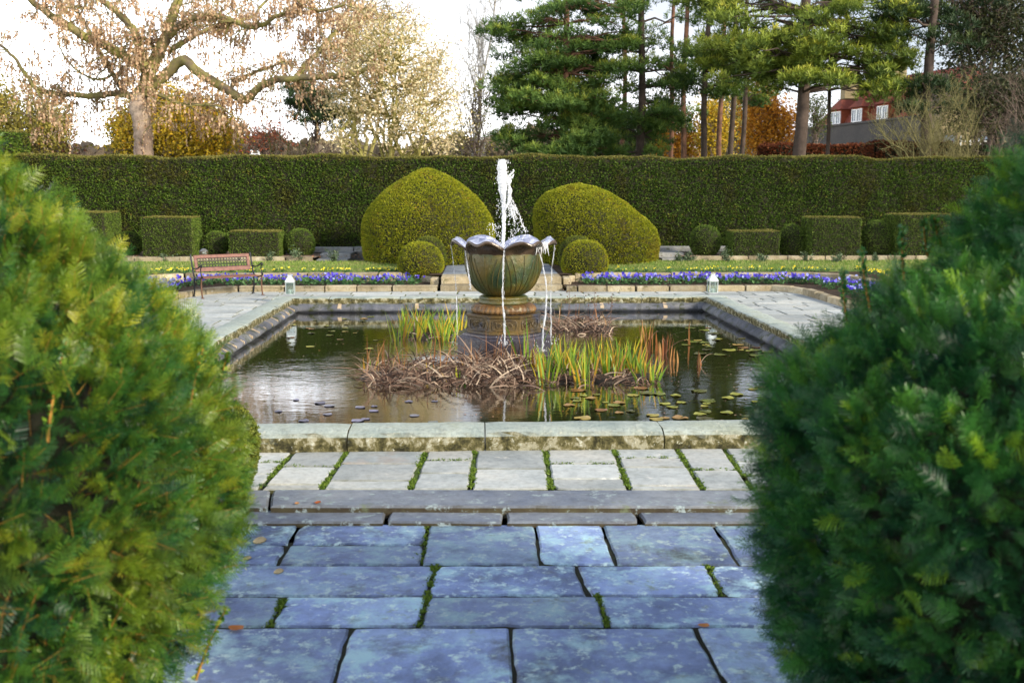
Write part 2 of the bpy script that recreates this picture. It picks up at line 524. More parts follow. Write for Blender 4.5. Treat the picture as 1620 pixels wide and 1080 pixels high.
def slab(mb, q, top, thick=.06, gap=.006, rs=R, rnd=None, amp=.004, bev=.010, tilt=.003):
    """q: four corners (x,y) anticlockwise"""
    q = np.array(q, float)[:, :2]
    c = q.mean(0)
    area = 0.5 * np.sum(q[:, 0] * np.roll(q[:, 1], -1) - np.roll(q[:, 0], -1) * q[:, 1])
    if area < 0: q = q[::-1]
    # inset
    def inset(q, g):
        out = []
        n = len(q)
        for i in range(n):
            p0, p1, p2 = q[i - 1], q[i], q[(i + 1) % n]
            a = (p1 - p0) / (np.linalg.norm(p1 - p0) + 1e-9); b = (p2 - p1) / (np.linalg.norm(p2 - p1) + 1e-9)
            na = np.array([-a[1], a[0]]); nb = np.array([-b[1], b[0]])
            m = na + nb; m /= max(.3, np.dot(m, na))
            out.append(p1 + m * g)
        return np.array(out)
    q = inset(q, gap)
    ring = []
    for i in range(4):
        a, b = q[i], q[(i + 1) % 4]
        L = np.linalg.norm(b - a); k = max(2, int(L / .07))
        for j in range(k):
            p = a + (b - a) * j / k
            d = amp if j else amp * 2.2
            p = p + (c - p) / (np.linalg.norm(c - p) + 1e-9) * abs(rs.randn()) * d
            ring.append(p)
    ring = np.array(ring)
    n = len(ring)
    inner = inset(ring, bev)
    inner = ring + (inner - ring) * np.clip(1, 0, 1)
    tl = rs.randn(2) * tilt
    def z(p, base): return base + (p - c) @ tl
    r = rs.rand() if rnd is None else rnd
    V = np.concatenate([np.c_[ring, np.full(n, top - thick)], np.c_[ring, z(ring, top - bev * .8)], np.c_[inner, z(inner, top)]])
    Fq = []
    for k in range(2):
        for i in range(n):
            j = (i + 1) % n
            Fq.append([k * n + i, k * n + j, k * n + n + j, k * n + n + i])
    mb.add(V, Fq + [list(range(2 * n, 3 * n))], 0, False, r)


def jx(j, y):                      # joint line through two photo points, at photo row y
    (xa, ya), (xb, yb) = j
    return xa + (xb - xa) * (y - ya) / (yb - ya)


def photo_rows(mb, rows, z, gap, **kw):
    for (y0, y1, joints) in rows:
        for a, b in zip(joints[:-1], joints[1:]):
            q = [at(jx(a, y1), y1, z), at(jx(b, y1), y1, z), at(jx(b, y0), y0, z), at(jx(a, y0), y0, z)]
            slab(mb, [p[:2] for p in q], z, gap=gap, **kw)


ZP = -.05
path = MB()
L0 = ((330, 829), (290, 893)); RR = ((1345, 829), (1420, 893))
photo_rows(path, [
    (828, 861, [L0, ((474, 828), (441, 889)), ((678, 830), (667, 891))]),
    (861, 893, [L0, ((474, 828), (441, 889)), ((678, 830), (667, 891))]),
    (828, 893, [((678, 830), (667, 891)), ((846, 828), (855, 893)), ((952, 830), (974, 891)), ((1130, 832), (1170, 893)), RR]),
    (893, 942, [((240, 893), (200, 942)), ((689, 895), (676, 942)), ((912, 895), (929, 942)), ((1119, 895), (1143, 942)), ((1420, 893), (1500, 942))]),
    (942, 991, [((200, 942), (150, 991)), ((448, 950), (424, 995)), ((676, 942), (663, 991)), ((947, 942), (961, 991)), ((1260, 942), (1300, 991)), ((1540, 942), (1590, 991))]),
    (991, 1130, [((100, 991), (-40, 1130)), ((553, 1000), (527, 1080)), ((806, 991), (815, 1080)), ((1098.5, 991), (1147, 1080)), ((1620, 991), (1850, 1130))]),
], ZP, .0045, amp=.0055)
y = float(at(800, 1130, ZP)[1])
while y > -3:                          # path runs on below and behind the camera
    h = random.uniform(.38, .6); x = -1.65
    while x < 1.75:
        wd = random.uniform(.5, .95)
        slab(path, [(x, y - h), (x + wd, y - h), (x + wd, y), (x, y)], ZP, gap=.011)
        x += wd
    y -= h
path.build('path', M['path'], kind='structure')
mb = MB(); rect(mb, -1.75, -3, 1.9, 6.0, ZP - .010); mb.build('path_joints', M['joint'], kind='structure')

stp = MB()
la = ((408, 773), (398, 801)); ra = ((1275, 773), (1300, 801))
photo_rows(stp, [(773.5, 801, [((430, 773), (425, 801)), ((1300, 773), (1330, 801))])], .008, .004, rnd=.35, bev=.014, thick=.07)
photo_rows(stp, [(773.5, 801, [((360, 773), (350, 801)), ((430, 773), (425, 801))])], .004, .004, rnd=.55, bev=.014, thick=.07)
photo_rows(stp, [(804.5, 826.5, [((395, 800), (375, 826)), ((617, 799), (608.5, 826)), ((798, 802), (798, 826)), ((1002, 804), (1019, 828)), ((1320, 804), (1345, 828))])], -.028, .010, bev=.012, thick=.05)
stp.build('step', M['step'], kind='structure')
mb = MB(); rect(mb, -1.8, 5.0, 1.9, 6.05, -.06); mb.build('step_bedding', M['joint'], kind='structure')

ter = MB()
J = [((380, 714), (320, 777)), ((464, 714), (407, 777)), ((549, 714), (508.5, 773)), ((674, 713), (648.5, 773)), ((752, 713), (745, 773)), ((863, 713), (871, 773)), ((971, 710), (995, 771)), ((1070, 708.5), (1111, 772)), ((1144, 707), (1190, 772)), ((1240, 707), (1290, 772))]
CUT = [[731, 749], [737.5, 766], [733, 760], [728, 748], [741], [733, 757], [724, 738.5, 768], [743], [730, 752]]
yt = lambda px: 712 - (px - 403) * 6.5 / 770
for (a, b, cuts) in zip(J[:-1], J[1:], CUT):
    ys = [704] + cuts + [773.5]
    for y0, y1 in zip(ys[:-1], ys[1:]):
        q = [at(jx(a, y1), y1, 0), at(jx(b, y1), y1, 0), at(jx(b, y0), y0, 0), at(jx(a, y0), y0, 0)]
        wide = .006 + .004 * random.random()
        q = np.array(q)[:, :2]
        q[0, 0] += wide; q[3, 0] += wide; q[1, 0] -= wide; q[2, 0] -= wide
        slab(ter, q, 0, gap=.004)
xl = float(at(jx(J[0], 740), 740, 0)[0]); xr = float(at(jx(J[-1], 740), 740, 0)[0])


def ashlar(mb, x0, y0, x1, y1, z, hmin=.3, hmax=.55, wmin=.4, wmax=.95, gap=.007, **kw):
    y = y0
    while y < y1 - .05:
        h = min(random.uniform(hmin, hmax), y1 - y)
        if y1 - y - h < .15: h = y1 - y
        x = x0
        while x < x1 - .03:
            wd = min(random.uniform(wmin, wmax), x1 - x)
            if x1 - x - wd < .2: wd = x1 - x
            slab(mb, [(x, y), (x + wd, y), (x + wd, y + h), (x, y + h)], z, gap=gap, **kw)
            x += wd
        y += h


ashlar(ter, TX0, TY0, xl - .05, PY0 - CW, 0)
ashlar(ter, xr + .05, TY0, TX1, PY0 - CW, 0)
ashlar(ter, TX0, PY0 - CW, PX0 - CW, PY1 + CW, 0)
ashlar(ter, PX1 + CW, PY0 - CW, TX1, PY1 + CW, 0)
ashlar(ter, TX0, PY1 + CW, TX1, TY1, 0)
ter.build('terrace', M['terrace'], kind='structure')
mb = MB()
for (a, b, c, d) in ((TX0, TY0, TX1, PY0 - CW + .05), (TX0, PY0 - CW + .05, PX0 - CW + .05, PY1 + CW - .05), (PX1 + CW - .05, PY0 - CW + .05, TX1, PY1 + CW - .05), (TX0, PY1 + CW - .05, TX1, TY1)):
    rect(mb, a, b, c, d, -.012)
mb.build('terrace_joints', M['moss'], kind='structure')
# moss tufts standing in the wide joints of the terrace
mb = MB()
pos = []
for a in J[1:-1]:
    for k in range(150):
        yy = random.uniform(707, 773)
        if math.sin(yy * .13 + a[0][0]) + .7 * math.sin(yy * .47 + a[0][0]) + random.uniform(-.6, .6) < -.1: continue
        p = at(jx(a, yy) + random.gauss(0, 1.2), yy, -.006); pos.append(p)
for a, b, cuts in zip(J[:-1], J[1:], CUT):
    for c in cuts:
        if random.random() < .55:
            for k in range(26):
                u = random.random()
                pos.append(at(jx(a, c) * (1 - u) + jx(b, c) * u, c + random.gauss(0, .4), -.006))
for j in [((678, 830), (667, 891)), ((689, 895), (676, 942)), ((676, 942), (663, 991)), ((448, 950), (424, 995)), ((1119, 895), (1143, 942)), ((947, 942), (961, 991))]:
    for k in range(34):
        yy = j[0][1] + random.random() ** 1.6 * (j[1][1] - j[0][1])
        pos.append(at(jx(j, yy) + random.gauss(0, 2.0), yy, ZP - .006))
pos = np.array(pos)
M['mossleaf'] = leaf('moss_leaf', [(0, (.05, .10, .012)), (.5, (.14, .24, .03)), (1, (.24, .34, .05))])
for k in range(5):
    scatter(mb, *SPRIG, pos + R.randn(*pos.shape) * [.012, .012, .002], rot_to(np.tile([[0, 0, 1.0]], (len(pos), 1)), jitter=.5), R.uniform(.008, .020, len(pos)))
mb.build('moss', M['mossleaf'], kind='stuff', label='bright green moss growing in the joints of the paving')

# ------------------------------------------------------------------ pool
pool = empty('garden_pool', ((PX0 + PX1) / 2, (PY0 + PY1) / 2, 0), 'rectangular stone garden pool with mossy rounded coping around the fountain', 'pool')


def coping_run(mb, a, b, out, joints):
    """stones between a and b; out = outward unit vector"""
    a = np.array(a); b = np.array(b); out = np.array(out)
    L = np.linalg.norm(b - a); d = (b - a) / L
    cuts = [0] + joints + [L]
    prof = [(0.012, .03), (0.0, .05), (0.0, .105), (.012, .122), (.04, ZC), (.14, ZC + .004), (CW - .10, ZC), (CW - .045, .118), (CW - .012, .095), (CW, .06), (CW, -.02)]
    for s0, s1 in zip(cuts[:-1], cuts[1:]):
        n = max(3, int((s1 - s0) / .09)); r = R.rand(); g = .004
        ss = np.linspace(s0 + g, s1 - g, n)
        P = np.zeros((n, len(prof), 3))
        for i, s in enumerate(ss):
            for j, (o, z) in enumerate(prof):
                e = .004 * math.sin(s * 9 + j * 1.3 + r * 20) + .003 * R.randn()
                end = .006 if i in (0, n - 1) else 0
                o2 = o + (e if j > 5 else -e if j < 3 else 0)
                p = a + d * s + out * o2
                P[i, j] = [p[0], p[1], z + (.5 * e if 3 <= j <= 7 else 0) - (end if z > .1 else 0)]
        grid_surface(mb, P, rnd=r)
        for e in (0, n - 1):
            mb.add(P[e], [list(range(len(prof)))], 0, False, r)


x0, x1, y0, y1 = PX0, PX1, PY0, PY1
nearj = []
for px in (558, 767, 1041):
    nearj.append(float(at(px, 668, ZC)[0]) - (x0 - CW))
nearj = [nearj[0] - 1.9, nearj[0] - .95] + nearj + [nearj[-1] + .9, nearj[-1] + 1.8]
mb = MB()
coping_run(mb, (x0 - CW, y0), (x1 + CW, y0), (0, -1), [j for j in nearj if .2 < j < 7])
coping_run(mb, (x0 - CW, y1), (x1 + CW, y1), (0, 1), [.9, 2.0, 2.9, 3.7, 4.9, 5.8, 6.6])
coping_run(mb, (x0, y0 + .003), (x0, y1 - .003), (-1, 0), [1.1, 2.1, 3.3, 4.2, 5.4, 6.4, 7.4])
coping_run(mb, (x1, y0 + .003), (x1, y1 - .003), (1, 0), [1.0, 2.3, 3.2, 4.4, 5.3, 6.5, 7.6])
mb.build('coping', M['coping'], parent=pool, origin=pool.location)
# lining wall with a sloping ledge above the water
mb = MB()


def lining(a, b, inn):
    a = np.array(a, float); b = np.array(b, float); inn = np.array(inn, float)
    L = np.linalg.norm(b - a); n = int(L / .08)
    prof = [(-.03, .10), (-.035, .035), (.03, .015), (.075, -.025), (.085, -.05), (.07, -.075), (.02, -.09), (.015, -.6)]
    P = np.zeros((n, len(prof), 3)); rr = np.zeros((n, len(prof)))
    for i in range(n):
        s = L * i / (n - 1)
        for j, (o, z) in enumerate(prof):
            e = .008 * math.sin(s * 5 + j) + .006 * R.randn()
            p = a + (b - a) * i / (n - 1) + inn * (o + (e if j else 0))
            P[i, j] = [p[0], p[1], z + .4 * e]
            rr[i, j] = .2 + .6 * (int(s / .9) % 3) / 2
    grid_surface(mb, P, rnd=rr.ravel())


lining((x0, y0 - .02), (x0, y1 + .02), (1, 0)); lining((x1, y0 - .02), (x1, y1 + .02), (-1, 0))
lining((x0 - .02, y1), (x1 + .02, y1), (0, -1)); lining((x0 - .02, y0), (x1 + .02, y0), (0, 1))
rect(mb, x0 - .1, y0 - .1, x1 + .1, y1 + .1, -.58)
mb.build('basin_wall', M['wallblue'], parent=pool, origin=pool.location)
M['mortar'] = plain('mortar', (.42, .34, .24), .9)
for k in range(17):          # pale mortar strips over the left and far ledges
    yy = 8.6 + k * .41 + random.uniform(-.05, .05)
    V = np.array([[x0 - .02, yy, .038], [x0 + .085, yy - .01, -.012], [x0 + .085, yy + .02, -.012], [x0 - .02, yy + .015, .038]])
    mb = MB(); mb.add(np.concatenate([V, V - [0, 0, .03]]), [[0, 1, 2, 3], [4, 7, 6, 5], [0, 4, 5, 1], [1, 5, 6, 2], [2, 6, 7, 3], [3, 7, 4, 0]])
    mb.build('mortar_patch', M['mortar'], parent=pool, origin=pool.location)
for xx in (-2.2, -1.0, .05, .55, .78, 1.9, 2.9):
    V = np.array([[xx, y1 + .02, .045], [xx + .05, y1 + .02, .045], [xx + .06, y1 - .085, -.01], [xx, y1 - .085, -.01]])
    mb = MB(); mb.add(np.concatenate([V, V - [0, 0, .03]]), [[0, 3, 2, 1], [4, 5, 6, 7], [0, 1, 5, 4], [1, 2, 6, 5], [2, 3, 7, 6], [3, 0, 4, 7]])
    mb.build('mortar_patch', M['mortar'], parent=pool, origin=pool.location)

# water
FX, FY = float(PD(797, 500, 11.2)[0]), 11.2
m, t = nt('pond_water')
tc = N(t, 'ShaderNodeTexCoord').outputs['Object']
b = N(t, 'ShaderNodeBsdfPrincipled')
b.inputs['Roughness'].default_value = .015
b.inputs['IOR'].default_value = 1.55
b.inputs['Base Color'].default_value = (.008, .010, .004, 1)
mp = N(t, 'ShaderNodeMapping'); mp.inputs['Scale'].default_value = (1, 1.6, 1)
t.links.new(tc, mp.inputs[0])
dist = N(t, 'ShaderNodeVectorMath', operation='DISTANCE'); t.links.new(tc, dist.inputs[0]); dist.inputs[1].default_value = (FX, FY, ZW)
near = ramp(t, math_(t, 'DIVIDE', dist.outputs['Value'], 5.0), [(.08, .5), (.25, .14), (.42, .04), (.8, .012)])
h = math_(t, 'ADD', noise_tex(t, mp.outputs[0], 9, 3, .5, .3), math_(t, 'MULTIPLY', noise_tex(t, mp.outputs[0], 3.2, 2, .5), 1.6))
h = math_(t, 'ADD', h, math_(t, 'MULTIPLY', noise_tex(t, mp.outputs[0], 30, 3, .6), .25))
bn = N(t, 'ShaderNodeBump'); bn.inputs['Distance'].default_value = .035
t.links.new(near, bn.inputs['Strength']); t.links.new(h, bn.inputs['Height']); t.links.new(bn.outputs[0], b.inputs['Normal'])
# sky reflection painted on splashed water where streams land, left of the plinth
d2 = N(t, 'ShaderNodeVectorMath', operation='DISTANCE'); t.links.new(tc, d2.inputs[0]); d2.inputs[1].default_value = (FX - .72, FY - .2, ZW)
ff = math_(t, 'SUBTRACT', ramp(t, d2.outputs['Value'], [(.1, .80), (.8, .0)]), math_(t, 'MULTIPLY', noise_tex(t, mp.outputs[0], 13, 6, .7), .8))
sky_sheen = ramp(t, ff, [(.1, 0.0), (.3, .8)])
fr_ = N(t, 'ShaderNodeFresnel'); fr_.inputs['IOR'].default_value = 1.33; t.links.new(bn.outputs[0], fr_.inputs['Normal'])
dfs = N(t, 'ShaderNodeBsdfDiffuse'); t.links.new(ramp(t, noise_tex(t, tc, 1.4, 3), [(.35, (.006, .008, .003)), (.7, (.018, .015, .006))]), dfs.inputs[0])
gls = N(t, 'ShaderNodeBsdfGlossy'); gls.inputs['Roughness'].default_value = .012; t.links.new(bn.outputs[0], gls.inputs['Normal'])
wm = N(t, 'ShaderNodeMixShader'); t.links.new(math_(t, 'MINIMUM', math_(t, 'MULTIPLY', fr_.outputs[0], 2.5), .95), wm.inputs[0]); t.links.new(dfs.outputs[0], wm.inputs[1]); t.links.new(gls.outputs[0], wm.inputs[2])
fb = N(t, 'ShaderNodeBsdfPrincipled'); fb.inputs['Base Color'].default_value = (.62, .70, .80, 1); fb.inputs['Roughness'].default_value = .4
ms = N(t, 'ShaderNodeMixShader'); t.links.new(sky_sheen, ms.inputs[0]); t.links.new(wm.outputs[0], ms.inputs[1]); t.links.new(fb.outputs[0], ms.inputs[2])
o = N(t, 'ShaderNodeOutputMaterial'); t.links.new(ms.outputs[0], o.inputs[0])
M['water'] = m
mb = MB(); rect(mb, x0 - .02, y0 - .02, x1 + .02, y1 + .02, ZW)
mb.build('water', M['water'], kind='structure')

# ------------------------------------------------------------------ kerbs, beds, lawn


def course(mb, pts, wdt, z0, z1, stone_len=.7, gap=.006):
    """row of kerb stones along a polyline"""
    for a, b in zip(pts[:-1], pts[1:]):
        a = np.array(a, float); b = np.array(b, float); L = np.linalg.norm(b - a); d = (b - a) / L; nn = np.array([-d[1], d[0]])
        s = 0
        while s < L - .02:
            l = min(stone_len * random.uniform(.7, 1.3), L - s)
            if L - s - l < .15: l = L - s
            q = [a + d * s, a + d * (s + l), a + d * (s + l) + nn * wdt, a + d * s + nn * wdt]
            slab(mb, q, z1 + random.uniform(-.006, .006), thick=z1 - z0 + .03, gap=gap, bev=.012, amp=.005)
            s += l


K1L = [(SX0 - .04, TY1), (-4.3, TY1), (-4.75, 17.45), (TX0, 16.7), (TX0 - .02, 6.3)]
K1R = [(SX1 + .04, TY1), (5.35, TY1), (5.66, 17.6), (5.8, 17.1), (TX1 + .04, 6.3)]
mb = MB(); course(mb, K1R[::-1], .18, -.02, .10); kr = mb
kr.build('kerb', M['sand'], origin=(3.5, TY1, 0), label='low stone kerb between right terrace paving and the purple pansies', cat='kerb', group='kerbs of the pansy beds')
mb = MB(); course(mb, K1L, -.18, -.02, .10)
mb.build('kerb', M['sand'], origin=(-3, TY1, 0), label='low stone kerb behind the bench, left of the middle steps', cat='kerb', group='kerbs of the pansy beds')
K2L = [(SX0 - .3, 19.15), (-5.6, 19.15), (-6.15, 18.6), (-6.35, 17.5), (-6.4, 6.3)]
K2R = [(SX1 + .3, 19.15), (6.4, 19.15), (6.95, 18.6), (7.1, 17.5), (7.15, 6.3)]
mb = MB(); course(mb, K2L, -.22, .06, .235, .55)
course(mb, [(SX0 - .3, 19.15), (SX0 - .04, 18.9), (SX0 - .04, 18.35)], -.16, .03, .19, .5)
mb.build('retaining_wall', M['sand'], origin=(-3, 19.15, 0), label='low sandstone wall between purple and yellow pansies, left side', cat='wall', group='low walls between the flower beds')
mb = MB(); course(mb, K2R[::-1], .22, .06, .235, .55)
course(mb, [(SX1 + .3, 19.15), (SX1 + .04, 18.9), (SX1 + .04, 18.35)][::-1], -.16, .03, .19, .5)
mb.build('retaining_wall', M['sand'], origin=(3.5, 19.15, 0), label='low sandstone wall between purple and yellow pansies, right side', cat='wall', group='low walls between the flower beds')


def poly(mb, pts, z, mat=0, tilt=0.0):
    mb.add([[p[0], p[1], z + tilt * max(0, p[1] - 19.5)] for p in pts], [list(range(len(pts)))], mat)


mb = MB()
poly(mb, K1L + [(-6.4, 6.3), (-6.4, 19.3), (SX0 - .04, 19.3)], .075)
poly(mb, [(-6.3, 6.3), (-7.3, 6.3), (-7.3, 20.2), (SX0 - .3, 20.2), (SX0 - .3, 19.2), (-5.6, 19.2), (-6.2, 18.6), (-6.3, 17.5)], .205)
poly(mb, (K1R + [(7.15, 6.3), (7.15, 19.3), (SX1 + .04, 19.3)])[::-1], .075)
poly(mb, [(7.1, 6.3), (8.1, 6.3), (8.1, 20.2), (SX1 + .3, 20.2), (SX1 + .3, 19.2), (6.4, 19.2), (7.0, 18.6), (7.1, 17.5)][::-1], .205)
mb.build('flower_bed_soil', M['soil'], kind='structure')
mb = MB()
poly(mb, [(-40, 6.3), (-7.2, 6.3), (-7.2, 19.5), (-40, 19.5)][::-1], .215); poly(mb, [(-40, 19.5), (SX0 - .2, 19.5), (SX0 - .2, 21.9), (-40, 21.9)][::-1], .203, 0, .032)
poly(mb, [(40, 6.3), (8.0, 6.3), (8.0, 19.5), (40, 19.5)], .215); poly(mb, [(40, 19.5), (SX1 + .2, 19.5), (SX1 + .2, 21.9), (40, 21.9)], .203, 0, .032)
# grass blades over the visible lawn
def blades(mb, n, x0, x1, y0, y1, z, h=.035, keep=None):
    p = np.c_[R.uniform(x0, x1, n), R.uniform(y0, y1, n), np.full(n, z)]
    if keep is not None: p = p[keep(p)]
    n = len(p)
    p[:, 2] += .032 * np.maximum(0, p[:, 1] - 19.8)
    BL = (np.array([[-.12, 0, 0], [.12, 0, 0], [.06, .15, .8], [-.03, .2, 1]]), np.array([[0, 1, 2, 3]]))
    scatter(mb, *BL, p, rot_to(np.tile([[0, 0, 1.0]], (n, 1)), jitter=.35), R.uniform(.6, 1.4, n) * h, mat=1)
blades(mb, 34000, -9, 10, 19.75, 21.88, .213, keep=lambda p: (p[:, 0] < SX0 - .25) | (p[:, 0] > SX1 + .25))
blades(mb, 6000, -9, -7.1, 13, 19.8, .213)
blades(mb, 6000, 7.9, 10, 13, 19.8, .213)
M['blade'] = leaf('grass_blade', [(0, (.10, .20, .02)), (.5, (.20, .33, .05)), (.8, (.36, .38, .12)), (1, (.48, .42, .22))], patch=((.24, .22, .09), .5, .7, .6), pscale=1.3)
mb.build('lawn', [M['grass'], M['blade']], kind='structure')

# middle steps and walk
mb = MB()
xs = [SX0, .35, SX1]
for a, b_ in zip(xs[:-1], xs[1:]):
    slab(mb, [(a, TY1), (b_, TY1), (b_, TY1 + .5), (a, TY1 + .5)], .105, thick=.12, gap=.003, bev=.012)
for a, b_ in zip([SX0, .8], [.8, SX1]):
    slab(mb, [(a, TY1 + .33), (b_, TY1 + .33), (b_, TY1 + .95), (a, TY1 + .95)], .235, thick=.15, gap=.003, bev=.012)
mb.build('garden_steps', M['sand'], label='two sandstone steps beyond the pool between the round box balls', cat='steps', origin=((SX0 + SX1) / 2, TY1, 0))
mb = MB(); ashlar(mb, SX0, TY1 + .95, SX1, 23.4, .235, .35, .6)
mb.build('garden_walk', M['step'], kind='structure')
mb = MB(); rect(mb, SX0 - .25, TY1 + .9, SX1 + .25, 23.4, .222); mb.build('walk_bedding', M['soil'], kind='structure')

# gravel strip, far wall, raised border
mb = MB()
rect(mb, -30, 21.7, 30, 23.7, .20)
rect(mb, -30, 22.1, -3.6, 30, .345); rect(mb, 4.6, 22.1, 30, 30, .345); rect(mb, -3.6, 23.85, 4.6, 30, .345)
n = 5000
p = np.c_[R.uniform(-9, 10, n), R.uniform(21.6, 22.0, n), np.full(n, .205)]
p = p[(p[:, 0] < -1) | (p[:, 0] > 2)]
scatter(mb, *LEAF, p, rot_to(np.tile([[0, 0, 1.0]], (len(p), 1)), jitter=.5), R.uniform(.02, .05, len(p)), mat=1)
p = np.c_[R.uniform(-10, 11, 2500), R.uniform(22.1, 24.4, 2500), np.full(2500, .352)]
scatter(mb, *LEAF, p, rot_to(np.tile([[0, 0, 1.0]], (len(p), 1)), jitter=.5), R.uniform(.03, .06, len(p)), mat=1)
M['litter'] = leaf('leaf_litter', [(0, (.09, .05, .03)), (.5, (.26, .17, .10)), (.8, (.42, .33, .24)), (1, (.40, .14, .04))], trans=.1)
mb.build('border_soil', [M['gravel'], M['litter']], kind='structure')
for side, (xa, xb) in (('left', (-14, -3.65)), ('right', (4.75, 15))):
    mb = MB(); course(mb, [(xa, 21.95), (xb, 21.95)], .2, .18, .285, .6); course(mb, [(xa, 21.955), (xb, 21.955)], .2, .285, .37, .5)
    mb.build('sandstone_wall', M['sand'], origin=((xa + xb) / 2, 22, 0), label='low two-course sandstone wall under the clipped blocks, %s of the domes' % side, cat='wall', group='sandstone walls under the clipped blocks')
for side, (xa, xb) in (('left', (-4.6, -.75)), ('right', (1.6, 6.2))):
    mb = MB(); course(mb, [(xa, 23.66), (xb, 23.66)], .3, .2, .41, 1.2); course(mb, [(xa, 23.6), (xb, 23.6)], .42, .41, .49, 1.3)
    mb.build('capped_wall', M['concrete'], origin=((xa + xb) / 2, 23.6, 0), label='grey stone wall with pale cap showing %s of the big domes' % side, cat='wall', group='grey capped walls behind the domes')
for side, (xa, xb) in (('left', (-3.6, -2.9)), ('right', (4.1, 4.72))):
    mb = MB()
    slab(mb, [(xa, 22.2), (xb, 22.2), (xb, 22.8), (xa, 22.8)], .30, thick=.1, bev=.012)
    slab(mb, [(xa, 22.75), (xb, 22.75), (xb, 23.6), (xa, 23.6)], .40, thick=.2, bev=.012)
    mb.build('side_step', M['concrete'], origin=((xa + xb) / 2, 22.2, .2), label='small grey stone steps beside the %s dome' % side, cat='steps')

# ------------------------------------------------------------------ clipped greenery


def clipped(name, surf, body_mats, density, size, label, cat, base, group=None, topmat=False, noise_amp=.02, noise_sc=3, jitter=.45, seed=0):
    """surf: list of (nu,nv,3) grids with outward normals; a dark twig body under a skin of short leafy shoots"""
    rs = np.random.RandomState(seed + 11)
    mb = MB()
    for P in surf:
        sh = P.shape
        Q = P.reshape(-1, 3)
        # smooth normals by finite difference
        du = np.gradient(P, axis=0); dv = np.gradient(P, axis=1)
        nn = np.cross(du, dv).reshape(-1, 3); nn /= np.linalg.norm(nn, axis=1, keepdims=True) + 1e-9
        Q = Q + nn * (fbm(Q, noise_sc, seed) * noise_amp)[:, None]
        Q = Q.reshape(sh)
        body = Q - nn.reshape(sh) * size * .55
        V, Fq = grid_surface(MB(), Q)
        grid_surface(mb, body, mat=1)
        a, b, c, d = (V[Fq[:, i]] for i in range(4))
        area = (np.linalg.norm(np.cross(c - a, d - b), axis=1) / 2).sum()
        n = int(area * density)
        p, n2, _ = surf_sample(V, Fq, n, rs)
        hollow = fbm(p, 22 / (size * 30), seed + 3) + .6 * fbm(p, 60 / (size * 30), seed + 5)
        keep = hollow > -1.05 + rs.rand(n) * .5
        keep &= (n2[:, 1] < .5) | (rs.rand(n) < .25)
        p, n2 = p[keep], n2[keep]
        p = p + n2 * (rs.randn(len(p), 1) * size * .28 - size * .1)
        rot = rot_to(n2, jitter=jitter, rs=rs)
        r = np.clip(rs.rand(len(p)) * .85 + .08 + .13 * fbm(p, 5, seed), 0, 1)
        if topmat:
            tm = (n2[:, 2] > .5) | ((p[:, 2] > topmat) & (rs.rand(len(p)) < .55))
            scatter(mb, *SPRIG, p[tm], rot[tm], rs.uniform(.7, 1.3, tm.sum()) * size, 2, r[tm])
            tm = ~tm
            scatter(mb, *SPRIG, p[tm], rot[tm], rs.uniform(.7, 1.35, tm.sum()) * size, 0, r[tm])
        else:
            scatter(mb, *SPRIG, p, rot, rs.uniform(.7, 1.35, len(p)) * size, 0, r)
    return mb.build(name, body_mats, origin=base, label=label, cat=cat, group=group)


def box_surf(x0, x1, y0, y1, z0, z1, step=.12, rnd_=.06, faces='front,top,left,right,back'):
    """rounded box as one wrap around plus a top"""
    out = []
    r = rnd_
    # vertical wrap: perimeter path
    def per(inset):
        a, b, c, d = x0 + inset, x1 - inset, y0 + inset, y1 - inset
        pts = []
        for (p, q) in (((a, c), (b, c)), ((b, c), (b, d)), ((b, d), (a, d)), ((a, d), (a, c))):
            L = math.hypot(q[0] - p[0], q[1] - p[1]); k = max(2, int(L / step))
            for i in range(k):
                u = i / k
                pts.append((p[0] + (q[0] - p[0]) * u, p[1] + (q[1] - p[1]) * u))
        return pts
    base = per(0); n = len(base)
    cx, cy = (x0 + x1) / 2, (y0 + y1) / 2
    nz = max(2, int((z1 - z0) / step))
    zs = [(0, z) for z in np.linspace(z0, z1 - r, nz)] + [(r * .3, z1 - r * .3), (r, z1)]
    P = np.zeros((n + 1, len(zs), 3))
    for j, (ins, z) in enumerate(zs):
        for i in range(n + 1):
            x, y = base[i % n]
            x = min(max(x, x0 + ins), x1 - ins); y = min(max(y, y0 + ins), y1 - ins)
            P[i, j] = [x, y, z]
    out.append(P)
    nx = max(2, int((x1 - x0) / step)); ny = max(2, int((y1 - y0) / step))
    X, Y = np.meshgrid(np.linspace(x0 + r, x1 - r, nx), np.linspace(y0 + r, y1 - r, ny), indexing='ij')
    out.append(np.stack([X, Y, np.full_like(X, z1)], -1))
    return out


def revolve_surf(c, prof, n=40, deform=None):
    th = np.linspace(0, 2 * np.pi, n + 1)
    P = np.zeros((n + 1, len(prof), 3))
    for j, (r, z) in enumerate(prof):
        P[:, j, 0] = c[0] + r * np.cos(th); P[:, j, 1] = c[1] + r * np.sin(th); P[:, j, 2] = c[2] + z
    if deform is not None: P = deform(P)
    return [P]


